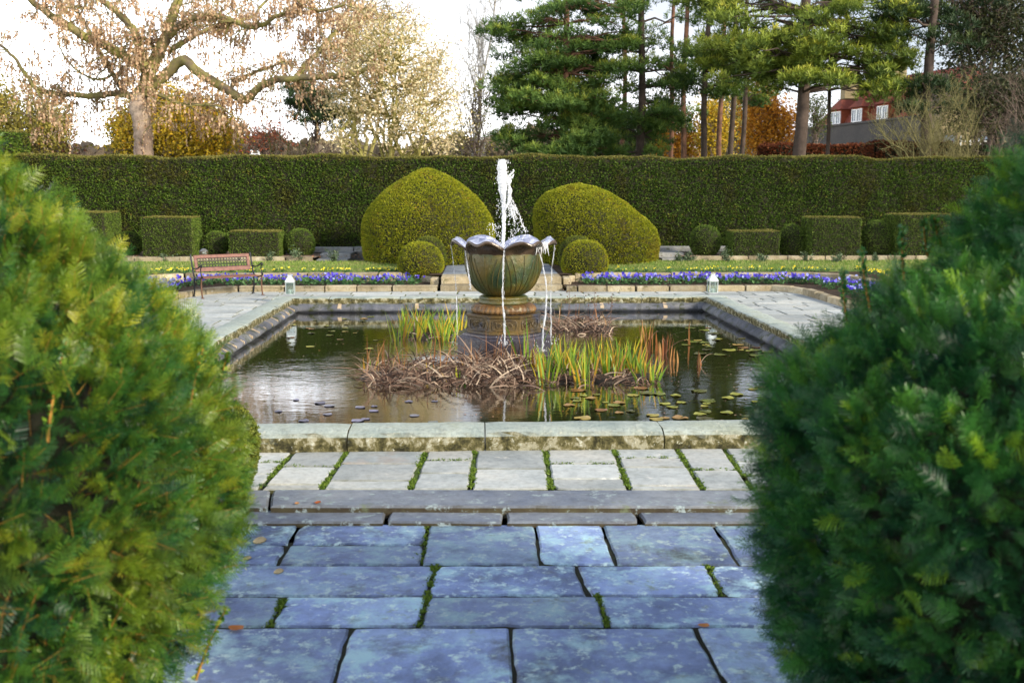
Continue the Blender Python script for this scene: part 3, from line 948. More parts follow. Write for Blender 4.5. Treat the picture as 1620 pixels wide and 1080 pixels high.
# the long hedge
HY = 24.6
hx0, hx1 = -12.7, 16.5
clipped('tall_hedge', box_surf(hx0, hx1, HY, HY + 1.5, .34, 2.60, .25, .07), [M['yew_hedge'], M['twig_dark'], M['yew_top']], 1700, .042,
        'long tall clipped yew hedge running across behind the whole garden', 'hedge', ((hx0 + hx1) / 2, HY + .7, .34), topmat=2.53, noise_amp=.10, noise_sc=1.5, seed=1)
clipped('tall_hedge', box_surf(-16, -11.1, HY - .9, HY + .9, .2, 3.22, .25, .07), [M['yew_hedge'], M['twig_dark'], M['yew_top']], 500, .06,
        'taller dark hedge block at the far left end', 'hedge', (-14, HY, .2), topmat=3.2, noise_amp=.04, noise_sc=1.2, seed=2)

# domes
DZ = ZL
Cd = PD(678, 400, 22.3); rL = 207 * 22.3 / F / 2
HL = 2.30 - DZ
prof = [(.94, 0), (.98, .08), (1.0, .2), (1.0, .33), (.98, .44), (.92, .53), (.84, .61), (.74, .69), (.62, .765), (.48, .84), (.33, .905), (.19, .96), (.08, .99), (.005, 1)]
prof = [(a * rL, b_ * HL) for a, b_ in prof]
clipped('yew_dome', revolve_surf((Cd[0], Cd[1], DZ), prof, 48), [M['yew_dome'], M['twig_dark']], 3000, .030,
        'larger olive-green clipped yew dome with a pointed top, left of the water jet', 'topiary', (Cd[0], Cd[1], DZ), 'big clipped yew domes', noise_amp=.03, noise_sc=1.8, seed=3)
Cd = PD(944, 400, 22.3); rR = 197 * 22.3 / F / 2; HR = 1.98 - DZ
zr_ = [0, .26, .42, .54, .67, .76, .87, .95, 1.0]
hw_ = [.96, 1.0, .97, .90, .79, .68, .50, .28, .005]
sh_ = [0, 0, -3, -12, -21, -26, -30, -30, -29]
def skew(P):
    Q = P.copy()
    z = (P[..., 2] - DZ) / HR
    Q[..., 0] += np.interp(z, zr_, sh_) * 22.3 / F
    return Q
zq = [0, .08, .18, .26, .34, .42, .48, .54, .60, .67, .72, .76, .82, .87, .91, .95, .98, 1.0]
prof = [(rR * float(np.interp(q, zr_, hw_)), q * HR) for q in zq]
clipped('yew_dome', revolve_surf((Cd[0], Cd[1], DZ), prof, 48, skew), [M['yew_dome'], M['twig_dark']], 3000, .030,
        'lower lopsided olive-green yew dome sloping down to the right of the water jet', 'topiary', (Cd[0], Cd[1], DZ), 'big clipped yew domes', noise_amp=.045, noise_sc=1.8, seed=4)

# balls beside the steps: (px left, right, top, bottom, depth, base z, material, label)
def ball(pl, pr, ptop, D, bz, mat, label, name='box_ball', dens=3400, size=.024, seed=0, squash=.0, grp='round clipped balls'):
    c = PD((pl + pr) / 2, 400, D); r = (pr - pl) * D / F / 2
    topz = EYE + (307 - ptop) * D / 1592.0
    h = topz - bz
    pr_ = []
    for k in range(13):
        a = -0.95 + (0.95 + math.pi / 2) * k / 12
        pr_.append((max(.008, r * abs(math.cos(a)) ** .85), h * (.40 + .60 * math.sin(a)) if math.sin(a) > 0 else h * (.40 + .49 * math.sin(a))))
    pr_[0] = (pr_[0][0], 0)
    return clipped(name, revolve_surf((c[0], c[1], bz), pr_, 28), [mat, M['twig_dark']], dens, size, label, 'topiary', (c[0], c[1], bz), grp, noise_amp=.018, noise_sc=5, seed=seed)


ball(650, 706, 375, 20.4, .17, M['box_leaf'], 'round box ball behind the front one, left of the middle steps', seed=5)
ball(629, 701, 382, 19.35, .10, M['yew_dome'], 'front clipped box ball beside the left end of the middle steps', seed=6)
ball(884, 940, 373, 20.4, .17, M['box_leaf'], 'round box ball behind the front one, right of the middle steps', seed=7)
ball(888, 962, 380, 19.35, .10, M['yew_dome'], 'front clipped box ball beside the right end of the middle steps', seed=8)

BZ = .35
GD = 22.9
for k, (pl, pr, pt, lab) in enumerate([(187, 224, 366, 'small dark ball bush between the two tall blocks on the left'),
                                       (326, 362, 366, 'small ball bush just behind the top left of the bench'),
                                       (451, 499, 362, 'ball bush to the right of the low block, left of the left dome'),
                                       (1091, 1139, 356, 'ball bush standing alone next to the right dome'),
                                       (1232, 1271, 355, 'narrow ball bush between the low block and the tall block, right side'),
                                       (1360, 1409, 349, 'ball bush between the two tall blocks on the right')]):
    ball(pl, pr, pt, GD, BZ, M['yew_cube'], lab, 'ball_bush', 2800, .026, 20 + k, grp='ball bushes along the far border')


def block(pl, pr, pt, D, depth, label, seed):
    a = PD(pl, 400, D); b_ = PD(pr, 400, D)
    topz = EYE + (307 - pt) * D / 1592.0
    clipped('hedge_block', box_surf(a[0], b_[0], (a[1] + b_[1]) / 2, (a[1] + b_[1]) / 2 + depth, BZ - .03, topz, .1, .03), [M['yew_cube'], M['twig_dark'], M['yew_top']], 2600, .027,
            label, 'topiary', ((a[0] + b_[0]) / 2, a[1] + .3, BZ), 'clipped square yew blocks', topmat=topz - .02, noise_amp=.014, noise_sc=4, seed=seed)


block(90, 168, 336, 22.3, 1.0, 'tallest square yew block at the far left', 30)
block(227, 304, 344, 22.3, .8, 'tall square yew block behind the left end of the bench', 31)
block(363, 441, 366, 22.3, .75, 'low square yew block behind the right end of the bench', 32)
block(1160, 1233, 366, 22.3, .75, 'low square yew block right of the lone ball bush', 33)
block(1284, 1361, 344, 22.3, .8, 'tall square yew block in the middle of the right side', 34)
block(1424, 1500, 339, 22.3, 1.0, 'square yew block at the far right, partly behind the foreground yew', 35)

# small grey-green plants in front of the far wall
M['sage'] = leaf('grey_green_leaf', [(0, (.05, .09, .045)), (.6, (.12, .18, .10)), (1, (.20, .25, .14))])
def seedling(px, py, D, hgt, label, seed):
    rs = np.random.RandomState(seed)
    c = PD(px, py, D); z = .2; mb = MB()
    P0, P1, r0, r1, lp, ld = [], [], [], [], [], []
    for k in range(9):
        a = rs.rand() * 6.28; tilt = rs.rand() * .9; d = np.array([math.cos(a) * tilt, math.sin(a) * tilt, 1]); d /= np.linalg.norm(d)
        L = hgt * rs.uniform(.6, 1.05); q = np.array([c[0], c[1], z])
        P0.append(q); P1.append(q + d * L); r0.append(.006); r1.append(.003)
        for j in range(26):
            lp.append(q + d * L * rs.uniform(.25, 1.05) + rs.randn(3) * .03); ld.append(d + rs.randn(3) * .8)
    segs_mesh(mb, P0, P1, r0, r1, 4, 1)
    scatter(mb, *LEAF, np.array(lp), randrot(len(lp), rs), rs.uniform(.03, .065, len(lp)), rs=rs)
    mb.build('border_plant', [M['sage'], M['twig_dark']], origin=(c[0], c[1], z), label=label, cat='plant', group='low grey-green plants before the far wall')


for k, (px, hh, lab) in enumerate([(265, .26, 'small grey-green plant by the wall left of the bench'), (428, .30, 'grey-green plant by the wall right of the bench back'),
                                   (472, .38, 'grey-green plant in front of the ball bush right of the low block'), (529, .36, 'grey-green plant by the wall between the ball bush and the left dome'),
                                   (1075, .24, 'low green plant by the wall nearest the right dome'), (1091, .28, 'green plant below the lone ball bush on the right'), (1148, .36, 'bushy grey-green plant between the lone ball and the low right block'),
                                   (1205, .22, 'faint small plant below the low right block'), (1276, .33, 'round grey-green plant below the left edge of the tall right block'),
                                   (1325, .26, 'small plant with pale flower below the tall right block'), (1385, .25, 'small plant partly behind the foreground yew on the right')]):
    seedling(px, 410, 21.75 + .05 * (k % 3), hh, lab, 50 + k)
mb = MB(); c = PD(322, 394, 22.0); lathe(mb, [(.004, 0), (.07, .0), (.10, .06), (.095, .12), (.05, .17), (.003, .18)], (c[0], c[1], .36), 14)
mb.build('stone_ball', M['step'], origin=(c[0], c[1], .36), label='small grey round stone on the wall behind the bench', cat='stone')

# ------------------------------------------------------------------ pansies
M['pleaf'] = leaf('pansy_leaf', [(0, (.02, .06, .02)), (.5, (.06, .16, .05)), (1, (.14, .28, .10))])
M['purple'] = leaf('pansy_petal_blue', [(0, (.05, .03, .42)), (.4, (.09, .06, .60)), (.75, (.16, .15, .66)), (1, (.38, .45, .80))], trans=.3)
M['yellow'] = leaf('pansy_petal_yellow', [(0, (.75, .50, .01)), (.5, (.85, .72, .02)), (1, (.85, .82, .12))], trans=.3)
PET = (np.array([[0, 0, 0], [.5, -.25, .1], [.62, .1, .12], [.3, .5, .1], [-.15, .6, .12], [-.5, .3, .1], [-.6, -.15, .1], [-.2, -.6, .1], [.25, -.55, .1]]),
       np.array([[0, 1, 2, 3], [0, 3, 4, 5], [0, 5, 6, 7], [0, 7, 8, 1]]))


def pansy_mesh(mat, nf, seed):
    rs = np.random.RandomState(seed); mb = MB()
    n = 34
    p = np.c_[rs.randn(n) * .05, rs.randn(n) * .05, rs.uniform(.01, .085, n)]
    scatter(mb, *LEAF, p, rot_to(np.tile([[0, -.2, 1.0]], (n, 1)), jitter=.6, rs=rs), rs.uniform(.035, .065, n), 0, rs=rs)
    p = np.c_[rs.randn(nf) * .055, rs.randn(nf) * .055, rs.uniform(.075, .125, nf)]
    scatter(mb, *PET, p, rot_to(np.tile([[0, -.9, .6]], (nf, 1)), jitter=.45, rs=rs), rs.uniform(.02, .036, nf), 1, rs=rs)
    segs_mesh(mb, p * 0, p - [0, 0, .002], np.full(nf, .0015), np.full(nf, .0015), 3, 0)
    return mb


def pansies(mat, nf, pts, label, group, seed0):
    protos = []
    for k in range(7):
        mbp = pansy_mesh(mat, max(0, nf + (k % 4) - 1), seed0 + k)
        protos.append(mbp)
    objs = [None] * 7
    for i, p in enumerate(pts):
        k = random.randrange(7)
        if objs[k] is None:
            o = protos[k].build('pansy', [M['pleaf'], M[mat]], label=label, cat='flower', group=group)
            objs[k] = o
        else:
            o = objs[k].copy(); COL.objects.link(o)
        o.location = p
        o.rotation_euler = (0, 0, random.uniform(-.6, .6)); s = random.uniform(1.05, 1.5) if mat == 'purple' else random.uniform(.7, .95); o.scale = (s, s, s)


def scatter_pts(n, fn, mind):
    out = []
    tries = 0
    while len(out) < n and tries < n * 60:
        tries += 1
        p = fn()
        if p is None: continue
        if all((p[0] - q[0]) ** 2 + (p[1] - q[1]) ** 2 > mind ** 2 for q in out): out.append(p)
    return out


pansies('purple', 6, scatter_pts(62, lambda: (random.uniform(-5.3, -1.15), random.uniform(18.25, 19.0), .075), .17), 'blue-purple pansy plant in the bed left of the middle steps', 'purple pansies, far left bed', 100)
pansies('purple', 7, scatter_pts(66, lambda: (random.uniform(1.95, 6.3), random.uniform(18.25, 19.0), .075), .17), 'blue-purple pansy plant in the bed right of the middle steps', 'purple pansies, far right bed', 110)
pansies('purple', 9, scatter_pts(34, lambda: (random.uniform(-6.1, -5.25), random.uniform(15.6, 18.3), .075), .2), 'purple pansy plant in the bed running along the left edge of the terrace', 'purple pansies, left side bed', 120)
pansies('purple', 7, scatter_pts(28, lambda: (random.uniform(6.1, 6.95), random.uniform(15.6, 18.3), .075), .2), 'purple pansy plant in the bed running along the right edge of the terrace', 'purple pansies, right side bed', 130)
pansies('yellow', 5, scatter_pts(36, lambda: (random.uniform(-6.3, -1.35), random.uniform(19.42, 19.72), .205), .15), 'yellow pansy plant edging the lawn left of the middle steps', 'yellow pansies, left', 140)
pansies('yellow', 2, scatter_pts(42, lambda: (random.uniform(1.95, 7.0), random.uniform(19.42, 19.72), .205), .15), 'yellow pansy plant edging the lawn right of the middle steps', 'yellow pansies, right', 150)
pansies('yellow', 8, scatter_pts(16, lambda: (random.uniform(-7.1, -6.65), random.uniform(16.4, 19.5), .205), .16), 'yellow pansy plant beside the lawn at the left corner', 'yellow pansies, left corner', 160)
pansies('yellow', 7, scatter_pts(14, lambda: (random.uniform(7.4, 7.85), random.uniform(16.4, 19.5), .205), .16), 'yellow pansy plant beside the lawn at the right corner', 'yellow pansies, right corner', 170)

# ------------------------------------------------------------------ fountain
FC = np.array([FX, FY, 0.0])
M['bronze'] = stone('wet_patina_stone', [(.3, (.015, .04, .028)), (.45, (.055, .07, .018)), (.6, (.105, .08, .014)), (.75, (.17, .11, .018))], 3.2,
                    spots=[((.03, .075, .065), 1.7, .54, .68), ((.22, .22, .12), 22, .63, .68)], rough=.38, bump=.7, tone=0, spec=.5)
M['bronze_rim'] = stone('wet_rim_stone', [(.3, (.035, .025, .02)), (.6, (.08, .055, .035)), (.8, (.05, .055, .06))], 4, rough=.25, bump=.3, tone=0, spec=.7)
M['wetlip'] = stone('sky_tinted_water_film', [(.3, (.10, .11, .20)), (.45, (.22, .25, .40)), (.58, (.45, .50, .66)), (.7, (.75, .80, .90))], 9, rough=.12, bump=.5, tone=0, spec=.9)  # wet film, with the violet-white sky reflection put into its colour
M['rust'] = stone('iron_stained_stone', [(.3, (.05, .03, .014)), (.5, (.15, .075, .022)), (.7, (.24, .14, .05))], 4, spots=[((.05, .05, .03), 5, .5, .6), ((.3, .27, .16), 14, .6, .66)], rough=.5, bump=.6, tone=0, spec=.5)
M['drum'] = stone('dark_wet_stone', [(.3, (.03, .028, .022)), (.5, (.09, .06, .02)), (.7, (.16, .11, .03))], 3.5, spots=[((.04, .045, .07), 3, .5, .6)], rough=.4, bump=.5, tone=0, spec=.5)
M['plinth'] = stone('wet_plinth_stone', [(.3, (.014, .014, .022)), (.6, (.05, .045, .06)), (.8, (.10, .06, .03))], 3.5, rough=.25, bump=.5, tone=0, spec=.6)
fo = empty('lotus_fountain', (FX, FY, ZW), 'tall stone lotus bowl fountain on a carved octagonal pedestal in the pool', 'fountain')


def pet(th):       # 1 at petal centre, 0 in the valley
    u = (th / (np.pi / 3)) % 1.0
    return np.sin(np.pi * u)


def dpet(th):      # signed angle from petal centre in degrees
    return ((np.degrees(th) % 60) - 30)


def vein(th, tt):
    d = dpet(th)
    v = np.exp(-(d / 1.1) ** 2)
    side = 8 + 15 * tt ** 1.5
    v += np.exp(-((np.abs(d) - side) / 1.1) ** 2) * (tt < .93)
    # cusp between petals
    v -= 2.0 * np.exp(-((30 - np.abs(d)) / 2.0) ** 2)
    return v


bodyp = [(.05, .60), (.20, .605), (.245, .625), (.29, .655), (.325, .69), (.355, .73), (.38, .78), (.40, .83), (.415, .88), (.425, .93), (.43, .98), (.43, 1.02), (.427, 1.055), (.426, 1.08)]
prof = []
for (a, b_), (c, d) in zip(bodyp[:-1], bodyp[1:]):
    prof += [(a, b_), ((a + c) / 2, (b_ + d) / 2)]
prof.append(bodyp[-1])
zs = np.array([p[1] for p in prof]); NB = 288
mb = MB()
lathe(mb, prof, FC, NB, rfun=lambda th, k: 1 + .006 * vein(th, np.clip((zs[k] - .6) / .5, 0, 1)) * np.clip((zs[k] - .6) / .05, 0, 1) + .02 * (pet(th) - .5) * np.clip((zs[k] - .6) / .3, 0, 1))
bowl_ = mb.build('bowl', M['bronze'], parent=fo, origin=(FX, FY, ZW))
M['vein'] = stone('dark_vein_stone', [(.3, (.03, .03, .012)), (.6, (.08, .07, .02)), (.8, (.22, .18, .06))], 5, rough=.4, bump=.4, tone=0)
mb = MB()
for k in range(6):
    for a0, a1 in ((0, 0), (-7, -22), (7, 22), (-16, -29.2), (16, 29.2), (-30, -30)):
        tt = np.linspace(.02, .97 if abs(a0) != 7 else .90, 22); th = np.radians(30 + 60 * k + a0 + (a1 - a0) * tt ** 1.6)
        zz = .61 + tt * .47; rr_ = np.interp(zz, [b_ for _, b_ in bodyp], [a for a, _ in bodyp]) * (1 + .02 * (pet(th) - .5)) + (.003 if abs(a0) < 30 else -.002)
        tube(mb, np.c_[FX + rr_ * np.sin(th), FY - rr_ * np.cos(th), zz], np.linspace(.003, .0055, 22) * (1.3 if abs(a0) == 30 else 1), 6)
o_ = mb.build('petal_veins', M['vein'], parent=bowl_, origin=(FX, FY, ZW)); o_.location = (0, 0, 0)
# rolled petal rim
rim = [(.424, 1.070, 0, .0), (.428, 1.082, .02, .045), (.434, 1.092, .055, .085), (.445, 1.098, .090, .105), (.458, 1.102, .118, .108), (.466, 1.112, .126, .106), (.470, 1.128, .128, .108), (.466, 1.140, .122, .114),
       (.458, 1.143, .108, .120), (.445, 1.142, .085, .122), (.43, 1.138, .062, .115), (.412, 1.125, .03, .085), (.385, 1.07, 0, 0)]
for part_, ks in (('petal_rim', range(0, 8)), ('wet_lip', range(7, 13))):
    mb = MB(); kk = list(ks)
    lathe(mb, [(1, 0)] * len(kk), FC, NB,
          rfun=lambda th, k: rim[kk[k]][0] + rim[kk[k]][2] * pet(th) ** .8 + .004 * np.sin(th * 17 + kk[k]),
          zfun=lambda th, k: rim[kk[k]][1] + rim[kk[k]][3] * pet(th) ** .8 + .003 * np.sin(th * 13) - .055 * np.exp(-(dpet(th) / 8) ** 2) * (3 < kk[k] < 9))
    mb.build(part_, M['bronze_rim'] if part_ == 'petal_rim' else M['wetlip'], parent=fo, origin=(FX, FY, ZW))
mb = MB()
lathe(mb, [(.19, .60), (.255, .600), (.272, .585), (.272, .57), (.262, .555), (.27, .54), (.278, .53), (.27, .515), (.2, .515)], FC, 72,
      rfun=lambda th, k: 1 + .018 * np.abs(np.sin(th * 8 + (k % 2))) * (1 < k < 7))
mb.build('neck', M['bronze'], parent=fo, origin=(FX, FY, ZW))
mb = MB()
lathe(mb, [(.2, .516), (.27, .516), (.315, .508), (.345, .49), (.362, .465), (.366, .445), (.355, .425), (.34, .412), (.3, .41)], FC, 160,
      rfun=lambda th, k: 1 + .035 * (np.abs(np.sin(th * 20)) - .5) * (1 < k < 8))
mb.build('gadrooned_ring', M['rust'], parent=fo, origin=(FX, FY, ZW))


def octo(mb, rows, mat=0):
    V = []
    for ap, z in rows:
        r = ap / math.cos(math.pi / 8)
        for k in range(8):
            a = math.pi / 8 + k * math.pi / 4
            V.append([FX + r * math.sin(a), FY - r * math.cos(a), z])
    Fq = []
    for j in range(len(rows) - 1):
        for k in range(8):
            l = (k + 1) % 8
            Fq.append([j * 8 + k, j * 8 + l, j * 8 + 8 + l, j * 8 + 8 + k])
    mb.add(V, Fq + [[(len(rows) - 1) * 8 + k for k in range(8)]], mat)


mb = MB(); octo(mb, [(.40, .20), (.415, .205), (.415, .225), (.400, .235), (.400, .375), (.415, .385), (.418, .405), (.40, .411)])
drum = mb.build('octagonal_drum', M['drum'], parent=fo, origin=(FX, FY, ZW))
mb = MB(); octo(mb, [(.52, -.5), (.52, .15), (.505, .17), (.47, .18), (.465, .195), (.44, .203)])
mb.build('plinth', M['plinth'], parent=fo, origin=(FX, FY, ZW))
for k in range(8):      # carved panels, one on each face of the drum
    mb = MB(); a = k * math.pi / 4
    def T(u, v, w_):    # u along face, v up, w out
        return [FX + (.400 + w_) * math.sin(a) + u * math.cos(a), FY - (.400 + w_) * math.cos(a) + u * math.sin(a), .305 + v]
    ring = []
    for q in range(33):
        an = q / 32 * 2 * math.pi
        cu, cv = math.cos(an), math.sin(an)
        ring.append(T(.135 * math.copysign(abs(cu) ** .45, cu), .058 * math.copysign(abs(cv) ** .45, cv), .004))
    tube(mb, ring, .007, 6, cap=False)
    tube(mb, [T(x_ * .95, y_ * .78, .002) for x_, y_ in [(.13 * math.copysign(abs(math.cos(q / 32 * 6.283)) ** .45, math.cos(q / 32 * 6.283)), .058 * math.copysign(abs(math.sin(q / 32 * 6.283)) ** .45, math.sin(q / 32 * 6.283))) for q in range(33)]], .004, 5, cap=False)
    for (cu, cv, s0, sg) in ((-.065, -.008, 1, 1), (.06, -.008, 1, -1), (0, .018, .7, 1), (-.02, -.02, .6, -1), (.095, .02, .5, 1), (-.1, .02, .5, -1)):
        pts = []
        for q in range(26):
            an = q * .42; rr_ = (.034 - q * .0011) * s0
            pts.append(T(cu + sg * rr_ * math.cos(an), cv + rr_ * math.sin(an), .006))
        tube(mb, pts, np.linspace(.0075, .003, 26) * s0, 6)
    mb.build('relief_panel', M['drum'], parent=fo, origin=(FX, FY, ZW))

# water in and from the bowl
m, t = nt('falling_water')
b = N(t, 'ShaderNodeBsdfPrincipled'); b.inputs['Base Color'].default_value = (.86, .90, .96, 1); b.inputs['Roughness'].default_value = .18; b.inputs['Specular IOR Level'].default_value = .6
tr = N(t, 'ShaderNodeBsdfTranslucent'); tr.inputs[0].default_value = (.85, .9, .97, 1)
tp = N(t, 'ShaderNodeBsdfTransparent')
tcw = N(t, 'ShaderNodeTexCoord').outputs['Object']
mpw = N(t, 'ShaderNodeMapping'); mpw.inputs['Scale'].default_value = (60, 60, 9); t.links.new(tcw, mpw.inputs[0])
nn_ = noise_tex(t, mpw.outputs[0], 1, 4, .6)
m1 = N(t, 'ShaderNodeMixShader'); m1.inputs[0].default_value = .45; t.links.new(b.outputs[0], m1.inputs[1]); t.links.new(tr.outputs[0], m1.inputs[2])
m2 = N(t, 'ShaderNodeMixShader'); t.links.new(ramp(t, nn_, [(.40, .9), (.60, 0.10)]), m2.inputs[0]); t.links.new(m1.outputs[0], m2.inputs[1]); t.links.new(tp.outputs[0], m2.inputs[2])
o = N(t, 'ShaderNodeOutputMaterial'); t.links.new(m2.outputs[0], o.inputs[0])
M['stream'] = m
m, t = nt('white_jet_water')
b = N(t, 'ShaderNodeBsdfPrincipled'); b.inputs['Base Color'].default_value = (.93, .95, .98, 1); b.inputs['Roughness'].default_value = .25
b.inputs['Specular IOR Level'].default_value = .6
tr = N(t, 'ShaderNodeBsdfTranslucent'); tr.inputs[0].default_value = (.93, .95, .98, 1)
m1 = N(t, 'ShaderNodeMixShader'); m1.inputs[0].default_value = .5; t.links.new(b.outputs[0], m1.inputs[1]); t.links.new(tr.outputs[0], m1.inputs[2])
o = N(t, 'ShaderNodeOutputMaterial'); t.links.new(m1.outputs[0], o.inputs[0])
M['jet'] = m
m, t = nt('bowl_water')
b = N(t, 'ShaderNodeBsdfPrincipled'); b.inputs['Roughness'].default_value = .08; b.inputs['IOR'].default_value = 1.45
tcw = N(t, 'ShaderNodeTexCoord').outputs['Object']
nz = noise_tex(t, tcw, 9, 6, .7, .5)
t.links.new(ramp(t, nz, [(.42, (.05, .06, .10)), (.55, (.35, .40, .55)), (.62, (.85, .88, .95))]), b.inputs['Base Color'])
bn = N(t, 'ShaderNodeBump'); bn.inputs['Strength'].default_value = .8; bn.inputs['Distance'].default_value = .03
t.links.new(noise_tex(t, tcw, 14, 5, .6), bn.inputs['Height']); t.links.new(bn.outputs[0], b.inputs['Normal'])
o = N(t, 'ShaderNodeOutputMaterial'); t.links.new(b.outputs[0], o.inputs[0])
M['bowlwater'] = m
mb = MB()
lathe(mb, [(.004, 1.128), (.1, 1.13), (.22, 1.127), (.33, 1.126), (.398, 1.122)], FC, 120, rfun=lambda th, k: 1 + (.10 * pet(th) if k > 2 else 0) * (k - 2) / 2, zfun=lambda th, k: .006 * np.sin(th * 11 + k * 2) + (.012 * pet(th) if k == 4 else 0))
# thin sheets running over the petals
for k in range(6):
    for q in range(3):
        th = np.linspace(0, 1, 14) * .62 + k * math.pi / 3 + .16 + q * .05
mb.build('bowl_water', M['bowlwater'], origin=(FX, FY, 1.12), label='water brimming and splashing inside the lotus bowl', cat='water')

rs = np.random.RandomState(3)
mb = MB()
n = 150; zz = np.linspace(1.12, 2.125, n); u = (zz - 1.12) / 1.005
r = .020 + .010 * u + .030 * np.clip((u - .52) / .2, 0, 1)
r *= 1 + .05 * rs.randn(n) * (.3 + u)
r = r * .88; r[-16:] *= np.sqrt(np.clip(1 - (np.arange(16) / 15.2) ** 2, .01, 1))
cx_ = FX - .012 + .012 * np.sin(u * 5) + .012 * u
V0 = MB(); tube(V0, np.c_[cx_, np.full(n, FY), zz], r, 14)
V = V0.v[0]; V += np.c_[fbm(V, 30, 1), fbm(V, 30, 2), fbm(V, 9, 3)] * .016 * ((V[:, 2:3] - 1.1)) + np.c_[fbm(V, 90, 4), fbm(V, 90, 5), fbm(V, 60, 6)] * .006; V0.v[0] = V
mb.merge(V0)
zz = np.linspace(1.56, 1.90, 18); uu = (zz - 1.56) / .34      # second strand falling back on the right
tube(mb, np.c_[FX + .015 + .075 * np.sin(uu * 2.6) * (1 - .35 * uu), np.full(18, FY - .02), zz], .015 * np.sin(uu * 2.9 + .15) ** .6 * (1 + .5 * np.sin(uu * 23)) + .004, 10)
zz = np.linspace(1.84, 2.0, 10); uu = (zz - 1.84) / .16
tube(mb, np.c_[FX + .05 + .05 * uu + .02 * np.sin(uu * 9), np.full(10, FY), zz], .016 - .008 * uu, 8)
tube(mb, np.array([[FX + .06, FY, 1.90], [FX + .10, FY - .01, 1.915], [FX + .115, FY - .01, 1.95]]), [.016, .012, .005], 8)
jet = mb.build('water_jet', M['jet'], origin=(FX, FY, 1.12), label='white jet of water shooting up from the middle of the bowl', cat='water jet')
DROP = (np.array([[1, 0, 0], [-1, 0, 0], [0, 1, 0], [0, -1, 0], [0, 0, 2.2], [0, 0, -2.2]]) * .5, np.array([[0, 2, 4], [2, 1, 4], [1, 3, 4], [3, 0, 4], [2, 0, 5], [1, 2, 5], [3, 1, 5], [0, 3, 5]]))
mb = MB()
n = 420
u = rs.rand(n) ** .7; ang = rs.randn(n) * .10 + .30
p = np.c_[FX + .05 + (1 - u) * rs.uniform(.0, .30, n), FY + rs.randn(n) * .05, 1.16 + u * .62]
p2 = np.c_[FX - .03 - rs.rand(90) * .16, FY + rs.randn(90) * .05, 1.16 + rs.rand(90) * .25]
p3 = np.c_[FX + rs.randn(260) * .04, FY + rs.randn(260) * .04, 1.45 + rs.rand(260) * .66]
p4 = np.c_[FX + rs.uniform(-.3, .3, 220), FY + rs.uniform(-.25, .25, 220), 1.14 + np.abs(rs.randn(220)) * .025]
p = np.concatenate([p, p2, p3, p4])
scatter(mb, *DROP, p, np.tile(np.eye(3), (len(p), 1, 1)), rs.uniform(.004, .012, len(p)), rs=rs, smooth=True)
# streaky strands in the spray
for k in range(16):
    x0_ = FX + .06 + rs.rand() * .2; z1_ = 1.75 - (x0_ - FX) * 1.6 + rs.randn() * .04; L = rs.uniform(.05, .16)
    tube(mb, np.array([[x0_, FY, z1_], [x0_ + .02, FY, z1_ - L * .5], [x0_ + .035, FY, z1_ - L]]), [.002, .0055, .002], 5, smooth=True)
mb.build('spray', M['jet'], parent=jet, origin=(FX, FY, 1.12))


def stream(pix, D, r, label, splash=True, seed=0, n=40):
    rs = np.random.RandomState(seed)
    P = np.array([PD(x, y_, D) for x, y_ in pix])
    s = np.linspace(0, len(P) - 1, n); Q = np.stack([np.interp(s, range(len(P)), P[:, k]) for k in range(3)], -1)
    Q[:, :2] += np.cumsum(rs.randn(n, 2), 0) * .0012
    rr_ = r * .72 * (.5 + 1.0 * rs.rand(n)) * np.linspace(.8, 1.25, n)
    mb = MB(); tube(mb, Q, rr_, 8)
    tube(mb, Q + rs.randn(n, 3) * .004 + [r * .8, 0, 0], rr_ * .45, 6)
    k = 60
    i = rs.randint(n // 3, n, k)
    scatter(mb, *DROP, Q[i] + rs.randn(k, 3) * .013, np.tile(np.eye(3), (k, 1, 1)), rs.uniform(.003, .007, k), rs=rs, smooth=True)
    if splash:
        a = rs.rand(50) * 6.28; q = Q[-1] + np.c_[np.cos(a), np.sin(a), np.abs(rs.randn(50)) * .7] * (rs.rand(50, 1) * .10)
        scatter(mb, *DROP, q, np.tile(np.eye(3), (50, 1, 1)), rs.uniform(.005, .011, 50), rs=rs, smooth=True)
    mb.build('water_stream', M['stream'], origin=tuple(Q[-1]), label=label, cat='water stream', group='streams falling from the bowl rim')


stream([(713, 386), (714, 400), (716, 417), (719, 436), (721, 460), (722, 500), (722, 545)], 11.15, .0045, 'thin stream falling from the left petal tip', seed=1)
stream([(736, 396), (739, 412), (742, 428), (745, 447), (747, 458)], 10.93, .008, 'water running down the left flank of the bowl', False, 2)
stream([(797, 396), (796, 415), (795, 440), (795, 468), (797, 490), (798, 512), (799, 545)], 10.66, .0095, 'stream pouring over the front notch of the bowl', seed=3)
stream([(853, 398), (858, 415), (861, 432), (864, 455), (864, 480), (862, 505), (858, 525), (857, 556)], 10.88, .009, 'stream with broken white water falling from the right notch', seed=4)
stream([(877, 386), (876, 402), (873, 425), (872, 450), (871, 480), (872, 510), (872, 545)], 11.15, .006, 'thin stream falling from the right petal tip', seed=5)
mb = MB()      # ragged sheet over the right notch
for k in range(22):
    a = PD(846 + rs.rand() * 20, 382 + rs.rand() * 8, 10.86); L = rs.uniform(.03, .12)
    tube(mb, np.array([a, a + [.006, -.01, -L * .5], a + [.012 * rs.randn(), -.015, -L]]), [.007, .006, .002], 5)
mb.build('water_splash', M['jet'], origin=tuple(PD(856, 390, 10.86)), label='ragged white splash spilling over the right notch of the rim', cat='water')

# ------------------------------------------------------------------ ribbons: iris, dead reeds


